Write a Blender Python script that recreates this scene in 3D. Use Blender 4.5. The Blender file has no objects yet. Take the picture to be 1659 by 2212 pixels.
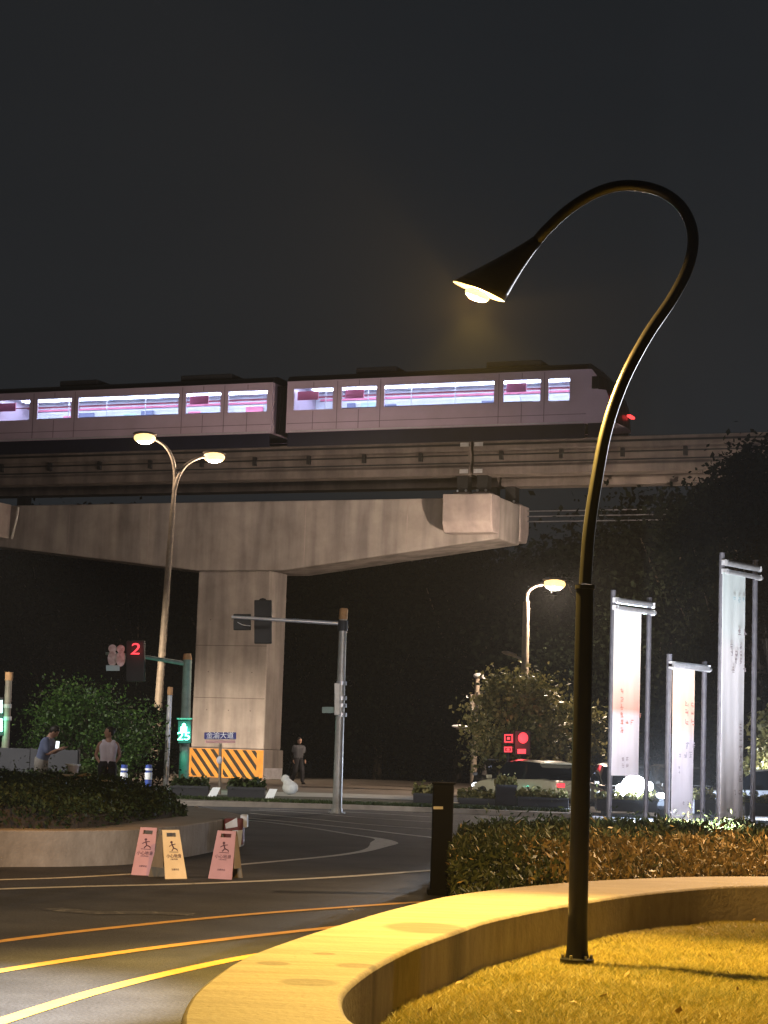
import bpy, bmesh, math, random
import numpy as np
from mathutils import Vector, Matrix, Quaternion
from math import radians, sin, cos, pi, tan

S = bpy.context.scene
COL = S.collection
random.seed(7)
RNG = np.random.default_rng(11)

# ------------------------------------------------------------------ camera
H_CAM = 1.65
F_PX = 4300.0                     # focal length in pixels of a 1659 x 2212 view
PITCH = math.atan((1610 - 1106) / F_PX)
ROLL = radians(1.9)
cam_d = bpy.data.cameras.new('camera')
cam = bpy.data.objects.new('camera', cam_d)
COL.objects.link(cam)
fwd = Vector((0, cos(PITCH), sin(PITCH)))
r0 = Vector((1, 0, 0))
u0 = r0.cross(fwd)
right = r0 * cos(ROLL) + u0 * sin(ROLL)
up = u0 * cos(ROLL) - r0 * sin(ROLL)
cam.matrix_world = Matrix(((right.x, up.x, -fwd.x, 0), (right.y, up.y, -fwd.y, 0),
                           (right.z, up.z, -fwd.z, H_CAM), (0, 0, 0, 1)))
cam_d.sensor_fit = 'VERTICAL'
cam_d.sensor_height = 36
cam_d.lens = F_PX / 2212 * 36
cam_d.clip_start = 0.1
cam_d.clip_end = 3000
S.camera = cam

# ------------------------------------------------------------------ night sky, exposure
W = bpy.data.worlds.new('World')
S.world = W
W.use_nodes = True
wn = W.node_tree.nodes
wl = W.node_tree.links
wn.clear()
wo = wn.new('ShaderNodeOutputWorld')
wb = wn.new('ShaderNodeBackground')
wb.inputs['Strength'].default_value = 1.0
tc = wn.new('ShaderNodeTexCoord')
nz = wn.new('ShaderNodeTexNoise')
nz.inputs['Scale'].default_value = 2.2
nz.inputs['Detail'].default_value = 4
mp = wn.new('ShaderNodeMapping')
mp.inputs['Scale'].default_value = (1, 1, 3)
cr = wn.new('ShaderNodeValToRGB')
cr.color_ramp.elements[0].position = 0.3
cr.color_ramp.elements[0].color = (0.0118, 0.0136, 0.0158, 1)
cr.color_ramp.elements[1].position = 0.75
cr.color_ramp.elements[1].color = (0.0148, 0.0165, 0.0186, 1)
wl.new(tc.outputs['Generated'], mp.inputs['Vector'])
wl.new(mp.outputs['Vector'], nz.inputs['Vector'])
wl.new(nz.outputs['Fac'], cr.inputs['Fac'])
wl.new(cr.outputs['Color'], wb.inputs['Color'])
wl.new(wb.outputs['Background'], wo.inputs['Surface'])

S.view_settings.view_transform = 'Standard'
S.view_settings.look = 'None'
S.view_settings.gamma = 1
S.view_settings.exposure = 0
S.view_settings.use_curve_mapping = False
S.cycles.use_denoising = True
S.cycles.max_bounces = 5
S.cycles.diffuse_bounces = 2
S.cycles.glossy_bounces = 2
S.cycles.transmission_bounces = 4
S.cycles.transparent_max_bounces = 8
S.cycles.volume_bounces = 0
S.cycles.sample_clamp_indirect = 12.0
S.cycles.use_light_tree = True
S.cycles.caustics_reflective = False
S.cycles.caustics_refractive = False


# ------------------------------------------------------------------ pixel helpers (a view of 1659 x 2212)
def ray(x, y):
    return fwd + right * ((x - 829.5) / F_PX) - up * ((y - 1106) / F_PX)


def P(x, y, Y):
    d = ray(x, y)
    return Vector((0, 0, H_CAM)) + d * (Y / d.y)


def G(x, y, z=0.0):
    d = ray(x, y)
    return Vector((0, 0, H_CAM)) + d * ((z - H_CAM) / d.z)


# track frame: s along the rail, t away from the viewer
O = Vector((-6.5, 85.0, 0))
A = Vector((.925, -.38, 0)).normalized()
B = Vector((.38, .925, 0)).normalized()


def T(x, y, t):
    """(s, z) where the view ray meets the vertical plane at offset t from the track line"""
    d = ray(x, y)
    o = Vector((0, 0, H_CAM))
    k = (t - (o - O).dot(B)) / d.dot(B)
    p = o + d * k
    return (p - O).dot(A), p.z


def ST(s, t, z):
    return O + A * s + B * t + Vector((0, 0, z))


# ------------------------------------------------------------------ materials
def lin(h):
    h = h.lstrip('#')
    out = []
    for i in (0, 2, 4):
        c = int(h[i:i + 2], 16) / 255
        out.append(c / 12.92 if c <= .04045 else ((c + .055) / 1.055) ** 2.4)
    return tuple(out)


def mat(name, col, col2=None, scale=4.0, rough=.7, bump=0.0, bscale=40.0, metal=0.0, spec=.4, detail=5, stretch=None, coat=0):
    m = bpy.data.materials.new(name)
    m.use_nodes = True
    n, l = m.node_tree.nodes, m.node_tree.links
    b = n['Principled BSDF']
    b.inputs['Roughness'].default_value = rough
    b.inputs['Metallic'].default_value = metal
    b.inputs['Specular IOR Level'].default_value = spec
    b.inputs['Coat Weight'].default_value = coat
    t = n.new('ShaderNodeTexCoord')
    vec = t.outputs['Object']
    if stretch:
        q = n.new('ShaderNodeMapping')
        q.inputs['Scale'].default_value = stretch
        l.new(vec, q.inputs['Vector'])
        vec = q.outputs['Vector']
    z = n.new('ShaderNodeTexNoise')
    z.inputs['Scale'].default_value = scale
    z.inputs['Detail'].default_value = detail
    z.inputs['Roughness'].default_value = .62
    l.new(vec, z.inputs['Vector'])
    r = n.new('ShaderNodeValToRGB')
    r.color_ramp.elements[0].position = .32
    r.color_ramp.elements[1].position = .68
    c2 = col2 or tuple(c * .72 for c in col)
    r.color_ramp.elements[0].color = (*c2, 1)
    r.color_ramp.elements[1].color = (*col, 1)
    l.new(z.outputs['Fac'], r.inputs['Fac'])
    l.new(r.outputs['Color'], b.inputs['Base Color'])
    if bump:
        z2 = n.new('ShaderNodeTexNoise')
        z2.inputs['Scale'].default_value = bscale
        z2.inputs['Detail'].default_value = 4
        l.new(t.outputs['Object'], z2.inputs['Vector'])
        bp = n.new('ShaderNodeBump')
        bp.inputs['Strength'].default_value = bump
        bp.inputs['Distance'].default_value = .02
        l.new(z2.outputs['Fac'], bp.inputs['Height'])
        l.new(bp.outputs['Normal'], b.inputs['Normal'])
    return m


def emit(name, col, strength, base=(.8, .8, .8)):
    m = bpy.data.materials.new(name)
    m.use_nodes = True
    n, l = m.node_tree.nodes, m.node_tree.links
    b = n['Principled BSDF']
    b.inputs['Base Color'].default_value = (*base, 1)
    b.inputs['Emission Color'].default_value = (*col, 1)
    if 'strip' not in name:
        m.cycles.emission_sampling = 'NONE'
    z = n.new('ShaderNodeTexNoise')
    z.inputs['Scale'].default_value = 6
    mr = n.new('ShaderNodeMapRange')
    mr.inputs['To Min'].default_value = strength * .85
    mr.inputs['To Max'].default_value = strength * 1.15
    l.new(z.outputs['Fac'], mr.inputs['Value'])
    l.new(mr.outputs['Result'], b.inputs['Emission Strength'])
    return m


def leafmat(name, c1, c2, c3, sc=.9, spec=.35, tl=.22):
    m = bpy.data.materials.new(name)
    m.use_nodes = True
    n, l = m.node_tree.nodes, m.node_tree.links
    b = n['Principled BSDF']
    b.inputs['Roughness'].default_value = .5
    b.inputs['Specular IOR Level'].default_value = spec
    g = n.new('ShaderNodeNewGeometry')
    z = n.new('ShaderNodeTexNoise')
    z.inputs['Scale'].default_value = sc
    t = n.new('ShaderNodeTexCoord')
    l.new(t.outputs['Object'], z.inputs['Vector'])
    r = n.new('ShaderNodeValToRGB')
    r.color_ramp.elements[0].position = .2
    r.color_ramp.elements[0].color = (*c1, 1)
    r.color_ramp.elements[1].position = .85
    r.color_ramp.elements[1].color = (*c3, 1)
    e = r.color_ramp.elements.new(.5)
    e.color = (*c2, 1)
    mx = n.new('ShaderNodeMath')
    mx.operation = 'MULTIPLY_ADD'
    mx.inputs[1].default_value = .55
    l.new(g.outputs['Random Per Island'], mx.inputs[0])
    sb = n.new('ShaderNodeMath')
    sb.operation = 'MULTIPLY'
    sb.inputs[1].default_value = .5
    l.new(z.outputs['Fac'], sb.inputs[0])
    l.new(sb.outputs[0], mx.inputs[2])
    l.new(mx.outputs[0], r.inputs['Fac'])
    l.new(r.outputs['Color'], b.inputs['Base Color'])
    tr = n.new('ShaderNodeBsdfTranslucent')
    l.new(r.outputs['Color'], tr.inputs['Color'])
    mix = n.new('ShaderNodeMixShader')
    mix.inputs[0].default_value = tl
    l.new(b.outputs[0], mix.inputs[1])
    l.new(tr.outputs[0], mix.inputs[2])
    l.new(mix.outputs[0], n['Material Output'].inputs['Surface'])
    return m


def glassmat(name, tint=(.9, .95, 1)):
    m = bpy.data.materials.new(name)
    m.use_nodes = True
    n, l = m.node_tree.nodes, m.node_tree.links
    n.remove(n['Principled BSDF'])
    tr = n.new('ShaderNodeBsdfTransparent')
    tr.inputs['Color'].default_value = (*tint, 1)
    gl = n.new('ShaderNodeBsdfGlossy')
    gl.inputs['Roughness'].default_value = .06
    z = n.new('ShaderNodeTexNoise')
    z.inputs['Scale'].default_value = 3
    mr = n.new('ShaderNodeMapRange')
    mr.inputs['To Min'].default_value = .04
    mr.inputs['To Max'].default_value = .12
    l.new(z.outputs['Fac'], mr.inputs['Value'])
    mix = n.new('ShaderNodeMixShader')
    l.new(mr.outputs['Result'], mix.inputs[0])
    l.new(tr.outputs[0], mix.inputs[1])
    l.new(gl.outputs[0], mix.inputs[2])
    l.new(mix.outputs[0], n['Material Output'].inputs['Surface'])
    return m


def concrete(name, c, c2, streak=.35, scale=.9):
    """weathered concrete: broad stains plus vertical run-off streaks"""
    m = mat(name, c, c2, scale=scale, rough=.85, bump=.25, bscale=9)
    n, l = m.node_tree.nodes, m.node_tree.links
    b = n['Principled BSDF']
    src = b.inputs['Base Color'].links[0].from_socket
    t = n.new('ShaderNodeTexCoord')
    q = n.new('ShaderNodeMapping')
    q.inputs['Scale'].default_value = (.9, .9, .10)
    l.new(t.outputs['Object'], q.inputs['Vector'])
    z = n.new('ShaderNodeTexNoise')
    z.inputs['Scale'].default_value = 1.6
    z.inputs['Detail'].default_value = 6
    l.new(q.outputs['Vector'], z.inputs['Vector'])
    r = n.new('ShaderNodeValToRGB')
    r.color_ramp.elements[0].position = .38
    r.color_ramp.elements[0].color = (1 - streak, 1 - streak, 1 - streak * .95, 1)
    r.color_ramp.elements[1].position = .6
    r.color_ramp.elements[1].color = (1, 1, 1, 1)
    l.new(z.outputs['Fac'], r.inputs['Fac'])
    mx = n.new('ShaderNodeMix')
    mx.data_type = 'RGBA'
    mx.blend_type = 'MULTIPLY'
    mx.inputs['Factor'].default_value = 1
    l.new(src, mx.inputs['A'])
    l.new(r.outputs['Color'], mx.inputs['B'])
    l.new(mx.outputs['Result'], b.inputs['Base Color'])
    return m


def paintline(name, c, wear=.5):
    m = mat(name, c, tuple(v * .8 for v in c), scale=6, rough=.75)
    n, l = m.node_tree.nodes, m.node_tree.links
    b = n['Principled BSDF']
    src = b.inputs['Base Color'].links[0].from_socket
    z = n.new('ShaderNodeTexNoise')
    z.inputs['Scale'].default_value = 7
    z.inputs['Detail'].default_value = 8
    z.inputs['Roughness'].default_value = .75
    t = n.new('ShaderNodeTexCoord')
    l.new(t.outputs['Object'], z.inputs['Vector'])
    r = n.new('ShaderNodeValToRGB')
    r.color_ramp.elements[0].position = wear - .08
    r.color_ramp.elements[1].position = wear + .02
    l.new(z.outputs['Fac'], r.inputs['Fac'])
    mx = n.new('ShaderNodeMix')
    mx.data_type = 'RGBA'
    l.new(r.outputs['Color'], mx.inputs['Factor'])
    mx.inputs['A'].default_value = (.045, .045, .047, 1)
    l.new(src, mx.inputs['B'])
    l.new(mx.outputs['Result'], b.inputs['Base Color'])
    return m


MT = {}
MT['asphalt'] = mat('asphalt', (.050, .052, .060), (.028, .029, .035), scale=1.3, rough=.8, bump=.6, bscale=90, spec=.35, detail=9)
def grain(m, scale, amount):
    n, l = m.node_tree.nodes, m.node_tree.links
    b = n['Principled BSDF']
    src = b.inputs['Base Color'].links[0].from_socket
    t = n.new('ShaderNodeTexCoord')
    for sc_, am in ((scale, amount), (scale * .012, amount * .8)):
        z = n.new('ShaderNodeTexNoise')
        z.inputs['Scale'].default_value = sc_
        z.inputs['Detail'].default_value = 3
        l.new(t.outputs['Object'], z.inputs['Vector'])
        mr = n.new('ShaderNodeMapRange')
        mr.inputs['From Min'].default_value = .3
        mr.inputs['From Max'].default_value = .7
        mr.inputs['To Min'].default_value = 1 - am
        mr.inputs['To Max'].default_value = 1 + am
        l.new(z.outputs['Fac'], mr.inputs['Value'])
        mx = n.new('ShaderNodeMix')
        mx.data_type = 'RGBA'
        mx.blend_type = 'MULTIPLY'
        mx.inputs['Factor'].default_value = 1
        l.new(src, mx.inputs['A'])
        l.new(mr.outputs['Result'], mx.inputs['B'])
        src = mx.outputs['Result']
    l.new(src, b.inputs['Base Color'])


grain(MT['asphalt'], 45, .45)
MT['ground'] = mat('soil', (.035, .035, .028), (.02, .022, .015), scale=.4, rough=.95)
MT['paving'] = mat('paving', (.13, .105, .085), (.08, .066, .055), scale=1.0, rough=.85, bump=.3, bscale=12)
MT['path'] = mat('light_path', (.36, .36, .35), (.24, .24, .24), scale=.8, rough=.85)
MT['kerb'] = mat('kerbstone', (.34, .30, .26), (.22, .2, .18), scale=3, rough=.85)
MT['yellow_line'] = paintline('yellow_road_paint', (.56, .33, .085), .33)
MT['white_line'] = paintline('white_road_paint', (.62, .62, .60), .42)
MT['worn_line'] = paintline('worn_road_paint', (.20, .20, .20), .60)
MT['black_metal'] = mat('black_powder_coat', (.012, .012, .013), (.008, .008, .009), scale=3, rough=.34, spec=.5)
MT['lamp_inside'] = mat('lamp_reflector', (.6, .5, .36), (.5, .4, .3), rough=.4)
MT['matt_black'] = mat('matt_black', (.006, .006, .007), (.004, .004, .005), rough=.85, spec=.15)
MT['galv'] = mat('galvanised_steel', (.46, .45, .43), (.33, .32, .30), scale=5, rough=.42, metal=.35)
MT['galv_warm'] = mat('painted_pole', (.26, .215, .17), (.17, .14, .11), scale=6, rough=.55, metal=.2)
MT['steel'] = mat('brushed_steel', (.62, .63, .66), (.48, .49, .52), scale=8, rough=.3, metal=.5)
MT['green_pole'] = mat('green_grey_pole', (.20, .28, .25), (.13, .19, .17), scale=5, rough=.5)
MT['tan_cap'] = mat('rusty_tan_cap', (.52, .29, .13), (.38, .2, .09), scale=9, rough=.7)
MT['dark'] = mat('dark_housing', (.014, .014, .016), (.009, .009, .01), rough=.6)
MT['dark_grey'] = mat('dark_grey_panel', (.035, .037, .045), (.024, .026, .032), rough=.7, scale=1)
MT['concrete'] = concrete('pier_concrete', (.40, .36, .34), (.29, .255, .24), .38)
MT['concrete_side'] = MT['concrete']
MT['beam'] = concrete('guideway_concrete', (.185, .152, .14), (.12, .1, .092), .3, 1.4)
MT['corbel'] = concrete('corbel_concrete', (.43, .365, .35), (.32, .27, .26), .25, 2)
MT['hazard_yellow'] = mat('hazard_yellow', (.62, .28, .04), (.45, .19, .03), scale=2.2, rough=.7)
MT['hazard_black'] = mat('hazard_black', (.02, .017, .013), (.012, .011, .009), rough=.7)
MT['whitewash'] = mat('whitewash', (.72, .71, .78), (.5, .49, .54), scale=3, rough=.8)
MT['train_body'] = mat('train_paint', (.52, .41, .53), (.44, .35, .44), scale=.7, rough=.38, spec=.5, coat=.2)
MT['seam_grey'] = mat('seam_grey', (.22, .17, .21), (.17, .13, .16), scale=3, rough=.6)
MT['train_dark'] = mat('train_dark_blue', (.012, .013, .03), (.008, .009, .02), scale=1, rough=.4)
MT['train_black'] = mat('train_black', (.008, .008, .01), (.006, .006, .007), rough=.35)
MT['interior'] = mat('carriage_lining', (.78, .80, .88), (.68, .70, .80), scale=2, rough=.6)
MT['pink'] = mat('pink_poster', (.85, .28, .42), (.75, .2, .34), scale=2, rough=.6)
MT['rail_red'] = mat('dark_red_rail', (.22, .02, .05), (.15, .015, .03), rough=.4)
MT['seat_blue'] = mat('grey_blue_seat', (.22, .24, .38), (.15, .17, .28), scale=3, rough=.6)
MT['mint'] = mat('pale_mint_panel', (.55, .75, .75), (.45, .63, .66), scale=2, rough=.6)
MT['strip_light'] = emit('carriage_strip_light', (.78, .83, 1.0), 19.0)
MT['red_lamp'] = emit('red_lamp', (1, .05, .05), 2.5, (.3, .02, .02))
MT['warm_bulb'] = emit('sodium_bulb', (1, .66, .24), 2.2)
MT['warm_white_bulb'] = emit('warm_white_bulb', (1, .64, .25), 1.9)
MT['white_lamp'] = emit('white_headlamp', (.92, .96, 1), 45)
MT['white_lamp_dim'] = emit('white_headlamp_far', (.9, .95, 1), 6)
MT['green_lamp'] = emit('green_lamp', (.25, 1, .72), 7, (.1, .4, .3))
MT['red_led'] = emit('red_led', (1, .06, .08), 1.6, (.3, .02, .02))
MT['phone'] = emit('phone_screen', (.85, .95, 1), 1.5)
MT['glass'] = glassmat('window_glass')
MT['wall'] = mat('planter_wall_render', (.38, .33, .27), (.26, .22, .175), scale=1.6, rough=.7, bump=.35, bscale=26, spec=.3, detail=9, stretch=(.7, 5, 2))
MT['grass'] = leafmat('lawn_grass', (.10, .13, .025), (.36, .31, .065), (.56, .44, .13), .75)
MT['turf'] = mat('turf', (.34, .27, .07), (.17, .15, .035), scale=2.2, rough=.95, bump=.5, bscale=60)
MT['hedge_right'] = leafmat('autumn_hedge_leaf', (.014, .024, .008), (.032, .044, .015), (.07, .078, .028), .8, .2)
MT['hedge_lamplit'] = leafmat('lamplit_golden_leaf', (.05, .045, .014), (.14, .10, .032), (.30, .20, .075), .8)  # warm lamplight on the right hedge, put into the leaf colour
MT['hedge_left'] = leafmat('clipped_hedge_leaf', (.014, .024, .009), (.028, .046, .014), (.06, .08, .026), 1.0, .2)
MT['leaf_dark'] = leafmat('dark_tree_leaf', (.004, .006, .004), (.007, .009, .006), (.011, .014, .009), .25, 0, .35)
MT['leaf_green'] = leafmat('green_bush_leaf', (.010, .026, .006), (.032, .075, .013), (.085, .16, .03), .6)
MT['leaf_olive'] = leafmat('olive_tree_leaf', (.04, .048, .016), (.13, .125, .04), (.30, .26, .11), .9)
MT['bark'] = mat('bark', (.07, .055, .04), (.04, .03, .022), scale=9, rough=.95, bump=.6, bscale=25, stretch=(1, 1, .25))
MT['sign_pink'] = mat('pink_plastic', (.50, .28, .285), (.42, .235, .24), scale=4, rough=.5)
MT['sign_yellow'] = mat('yellow_plastic', (.80, .60, .32), (.70, .50, .25), scale=4, rough=.5)
MT['sign_back'] = mat('dull_plastic', (.24, .19, .12), (.18, .14, .09), scale=4, rough=.6)
MT['print_dark'] = mat('dark_print', (.10, .04, .05), (.08, .03, .04), rough=.7)
MT['blue_plate'] = mat('blue_plate', (.035, .04, .20), (.03, .033, .16), rough=.5)
MT['white_plastic'] = mat('white_plastic', (.88, .92, .96), (.8, .85, .9), scale=5, rough=.45)
MT['blue_plastic'] = mat('blue_plastic', (.05, .10, .42), (.04, .08, .34), rough=.5)
MT['dark_red'] = mat('dark_red_plastic', (.22, .05, .05), (.16, .035, .035), rough=.55)
MT['planter_box'] = mat('dark_planter_box', (.028, .028, .034), (.02, .02, .025), rough=.8)
MT['skin'] = mat('skin', (.42, .25, .19), (.36, .21, .16), scale=8, rough=.55)
MT['hair'] = mat('black_hair', (.018, .014, .012), (.012, .01, .009), scale=30, rough=.55)
MT['shirt_blue'] = mat('blue_shirt', (.16, .20, .34), (.12, .15, .27), scale=9, rough=.85)
MT['trousers'] = mat('grey_trousers', (.34, .33, .31), (.26, .25, .24), scale=9, rough=.85)
MT['tank_white'] = mat('white_tank_top', (.74, .68, .80), (.64, .58, .70), scale=7, rough=.85)
MT['shorts'] = mat('dark_shorts', (.02, .02, .028), (.015, .015, .02), rough=.85)
MT['shirt_pale'] = mat('pale_shirt', (.09, .095, .11), (.07, .07, .085), scale=7, rough=.85)
MT['paper'] = mat('scrap_paper', (.74, .66, .50), (.6, .5, .36), scale=9, rough=.8)
MT['car_white'] = mat('white_car_paint', (.74, .76, .80), (.68, .7, .75), rough=.25, coat=.6)
MT['car_dark'] = mat('dark_car_paint', (.05, .055, .06), (.04, .044, .05), rough=.25, coat=.6)
MT['car_taxi'] = mat('pale_car_paint', (.55, .50, .36), (.48, .43, .3), rough=.28, coat=.6)
MT['car_glass'] = mat('car_glass', (.012, .014, .018), (.008, .01, .012), rough=.08, spec=.8)
MT['tyre'] = mat('tyre', (.012, .012, .012), (.009, .009, .009), rough=.9)
MT['rim'] = mat('wheel_rim', (.4, .4, .42), (.3, .3, .32), rough=.35, metal=.7)
MT['sack'] = mat('white_sack', (.66, .66, .62), (.5, .5, .47), scale=10, rough=.8)
MT['plaque'] = mat('pale_plaque', (.88, .82, .80), (.40, .26, .22), scale=5, rough=.6)
MT['white_print'] = mat('white_print', (.8, .82, .85), (.75, .77, .8), rough=.6)
MT['leaf_litter'] = mat('dry_leaf', (.42, .30, .14), (.3, .2, .09), rough=.8)


def bannermat(name, stops, tint):
    """printed cloth: a vertical wash of colours with soft vertical folds of ink"""
    m = mat(name, tint, tuple(v * .9 for v in tint), scale=1.2, rough=.8, stretch=(6, 6, .5))
    n, l = m.node_tree.nodes, m.node_tree.links
    b = n['Principled BSDF']
    src = b.inputs['Base Color'].links[0].from_socket
    t = n.new('ShaderNodeTexCoord')
    sp = n.new('ShaderNodeSeparateXYZ')
    l.new(t.outputs['Generated'], sp.inputs[0])
    r = n.new('ShaderNodeValToRGB')
    r.color_ramp.elements.remove(r.color_ramp.elements[1])
    r.color_ramp.elements[0].position = stops[0][0]
    r.color_ramp.elements[0].color = (*stops[0][1], 1)
    for p, c in stops[1:]:
        e = r.color_ramp.elements.new(p)
        e.color = (*c, 1)
    l.new(sp.outputs['Z'], r.inputs['Fac'])
    mx = n.new('ShaderNodeMix')
    mx.data_type = 'RGBA'
    mx.blend_type = 'MULTIPLY'
    mx.inputs['Factor'].default_value = 1
    l.new(src, mx.inputs['A'])
    l.new(r.outputs['Color'], mx.inputs['B'])
    l.new(mx.outputs['Result'], b.inputs['Base Color'])
    return m


MT['banner_pink'] = bannermat('pink_banner', [(0, (.74, .72, .78)), (.36, (.78, .74, .78)), (.40, (.80, .42, .34)), (.50, (.86, .60, .50)), (.62, (.92, .82, .76)), (.8, (.92, .88, .88)), (1, (.85, .88, .92))], (.95, .95, .95))
MT['banner_orange'] = bannermat('orange_banner', [(0, (.72, .70, .76)), (.52, (.78, .70, .74)), (.58, (.86, .60, .52)), (.75, (.88, .58, .42)), (1, (.92, .72, .58))], (.95, .95, .95))
MT['banner_blue'] = bannermat('blue_banner', [(0, (.70, .68, .74)), (.45, (.80, .79, .86)), (.68, (.90, .88, .93)), (.76, (.84, .91, .94)), (1, (.78, .89, .91))], (.95, .95, .95))
MT['pole_grey'] = mat('grey_pole_paint', (.11, .11, .13), (.07, .07, .085), scale=8, rough=.5)
MT['banner_ink'] = mat('faded_ink', (.42, .38, .42), (.34, .30, .34), scale=6, rough=.8)
MT['banner_red_ink'] = mat('faded_red_ink', (.60, .26, .20), (.48, .18, .14), scale=6, rough=.8)
MT['banner_pale_ink'] = mat('pale_blue_ink', (.50, .66, .72), (.44, .6, .66), scale=6, rough=.8)


# ------------------------------------------------------------------ mesh builder
def rootloc(o):
    v = Vector((0, 0, 0))
    while o is not None:
        v += o.location
        o = o.parent
    return v


class MB:
    def __init__(self):
        self.v, self.f, self.m = [], [], []
        self.pieces = []
        self.k = 0

    def add(self, vs, fs):
        b = len(self.v)
        self.v += [tuple(p) for p in vs]
        for f in fs:
            self.f.append(tuple(i + b for i in f))
            self.m.append(self.k)
        self.pieces.append((b, len(self.v), len(self.f) - len(fs), len(self.f)))
        return self

    def hexa(self, p):
        return self.add(p, [(0, 3, 2, 1), (4, 5, 6, 7), (0, 1, 5, 4), (1, 2, 6, 5), (2, 3, 7, 6), (3, 0, 4, 7)])

    def box(self, c, s, R=None):
        c = Vector(c)
        pts = []
        for z in (-.5, .5):
            for x, y in ((-.5, -.5), (.5, -.5), (.5, .5), (-.5, .5)):
                q = Vector((x * s[0], y * s[1], z * s[2]))
                pts.append(c + (R @ q if R is not None else q))
        return self.hexa(pts)

    def stbox(self, s0, s1, t0, t1, z0, z1):
        return self.hexa([ST(s0, t0, z0), ST(s1, t0, z0), ST(s1, t1, z0), ST(s0, t1, z0),
                          ST(s0, t0, z1), ST(s1, t0, z1), ST(s1, t1, z1), ST(s0, t1, z1)])

    def tube(self, pts, rad, n=12, sq=None):
        pts = [Vector(p) for p in pts]
        if not hasattr(rad, '__len__'):
            rad = [rad] * len(pts)
        vs, fs = [], []
        ref = None
        for i, p in enumerate(pts):
            d = (pts[min(i + 1, len(pts) - 1)] - pts[max(i - 1, 0)]).normalized()
            if ref is None:
                ref = Vector((0, 1, 0)) if abs(d.y) < .9 else Vector((1, 0, 0))
            x = d.cross(ref).normalized()
            ref = x.cross(d).normalized()
            for k in range(n):
                a = 2 * pi * k / n
                vs.append(p + (x * cos(a) + ref * sin(a)) * rad[i])
        L = len(pts)
        for i in range(L - 1):
            for k in range(n):
                fs.append((i * n + k, i * n + (k + 1) % n, (i + 1) * n + (k + 1) % n, (i + 1) * n + k))
        fs.append(tuple(range(n - 1, -1, -1)))
        fs.append(tuple(range((L - 1) * n, L * n)))
        return self.add(vs, fs)

    def lathe(self, prof, n=20, c=(0, 0, 0), R=None):
        c = Vector(c)
        vs, fs = [], []
        for r, z in prof:
            for k in range(n):
                q = Vector((r * cos(2 * pi * k / n), r * sin(2 * pi * k / n), z))
                vs.append(c + (R @ q if R is not None else q))
        for i in range(len(prof) - 1):
            for k in range(n):
                fs.append((i * n + k, i * n + (k + 1) % n, (i + 1) * n + (k + 1) % n, (i + 1) * n + k))
        fs.append(tuple(range(n - 1, -1, -1)))
        fs.append(tuple(range((len(prof) - 1) * n, len(prof) * n)))
        return self.add(vs, fs)

    def sphere(self, c, r, n=12, rings=8, sc=(1, 1, 1), R=None):
        prof = [(max(1e-4, sin(pi * i / rings)) * r, -cos(pi * i / rings) * r) for i in range(rings + 1)]
        M3 = Matrix.Diagonal(Vector(sc))
        if R is not None:
            M3 = R @ M3
        return self.lathe(prof, n, c, M3)

    def extr(self, poly, vec):
        """prism: polygon of world points swept by vec"""
        poly = [Vector(p) for p in poly]
        n = len(poly)
        vec = Vector(vec)
        return self.add(poly + [p + vec for p in poly],
                        [tuple(range(n - 1, -1, -1)), tuple(range(n, 2 * n))] +
                        [(i, (i + 1) % n, n + (i + 1) % n, n + i) for i in range(n)])

    def each(self, name, *a, **k):
        """every added piece as an object of its own"""
        out = []
        for (v0, v1, f0, f1) in self.pieces:
            q = MB()
            q.v = self.v[v0:v1]
            q.f = [tuple(i - v0 for i in f) for f in self.f[f0:f1]]
            q.m = self.m[f0:f1]
            out.append(q.build(name, *a, **k))
        return out

    def build(self, name, mats, parent=None, smooth=False, bevel=0, local=False):
        if not isinstance(mats, (list, tuple)):
            mats = [mats]
        me = bpy.data.meshes.new(name)
        off = rootloc(parent) if (parent is not None and not local) else Vector((0, 0, 0))
        me.from_pydata([(x - off.x, y - off.y, z - off.z) for x, y, z in self.v], [], self.f)
        for m in mats:
            me.materials.append(MT[m] if isinstance(m, str) else m)
        me.polygons.foreach_set('material_index', self.m)
        bm = bmesh.new()
        bm.from_mesh(me)
        bmesh.ops.recalc_face_normals(bm, faces=bm.faces)
        bm.to_mesh(me)
        bm.free()
        if smooth:
            me.polygons.foreach_set('use_smooth', [True] * len(me.polygons))
            try:
                me.set_sharp_from_angle(angle=radians(40))
            except Exception:
                pass
        o = bpy.data.objects.new(name, me)
        COL.objects.link(o)
        if parent is not None:
            o.parent = parent
        if bevel:
            b = o.modifiers.new('bevel', 'BEVEL')
            b.width = bevel
            b.segments = 2
            b.limit_method = 'ANGLE'
        return o


def tag(o, label=None, cat=None, group=None, kind=None):
    if label:
        o['label'] = label
    if cat:
        o['category'] = cat
    if group:
        o['group'] = group
    if kind:
        o['kind'] = kind
    return o


def thing(name, label, cat, loc, group=None):
    o = bpy.data.objects.new(name, None)
    o.empty_display_size = .2
    COL.objects.link(o)
    o.location = loc
    return tag(o, label, cat, group)


def dup(root, loc, rotz=0, label=None, scale=None):
    r = root.copy()
    COL.objects.link(r)
    r.location = loc
    r.rotation_euler = (0, 0, rotz)
    if scale:
        r.scale = scale
    if label:
        r['label'] = label

    def kids(a, b):
        for ch in list(a.children):
            c = ch.copy()
            COL.objects.link(c)
            c.parent = b
            kids(ch, c)
    kids(root, r)
    return r


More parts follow.
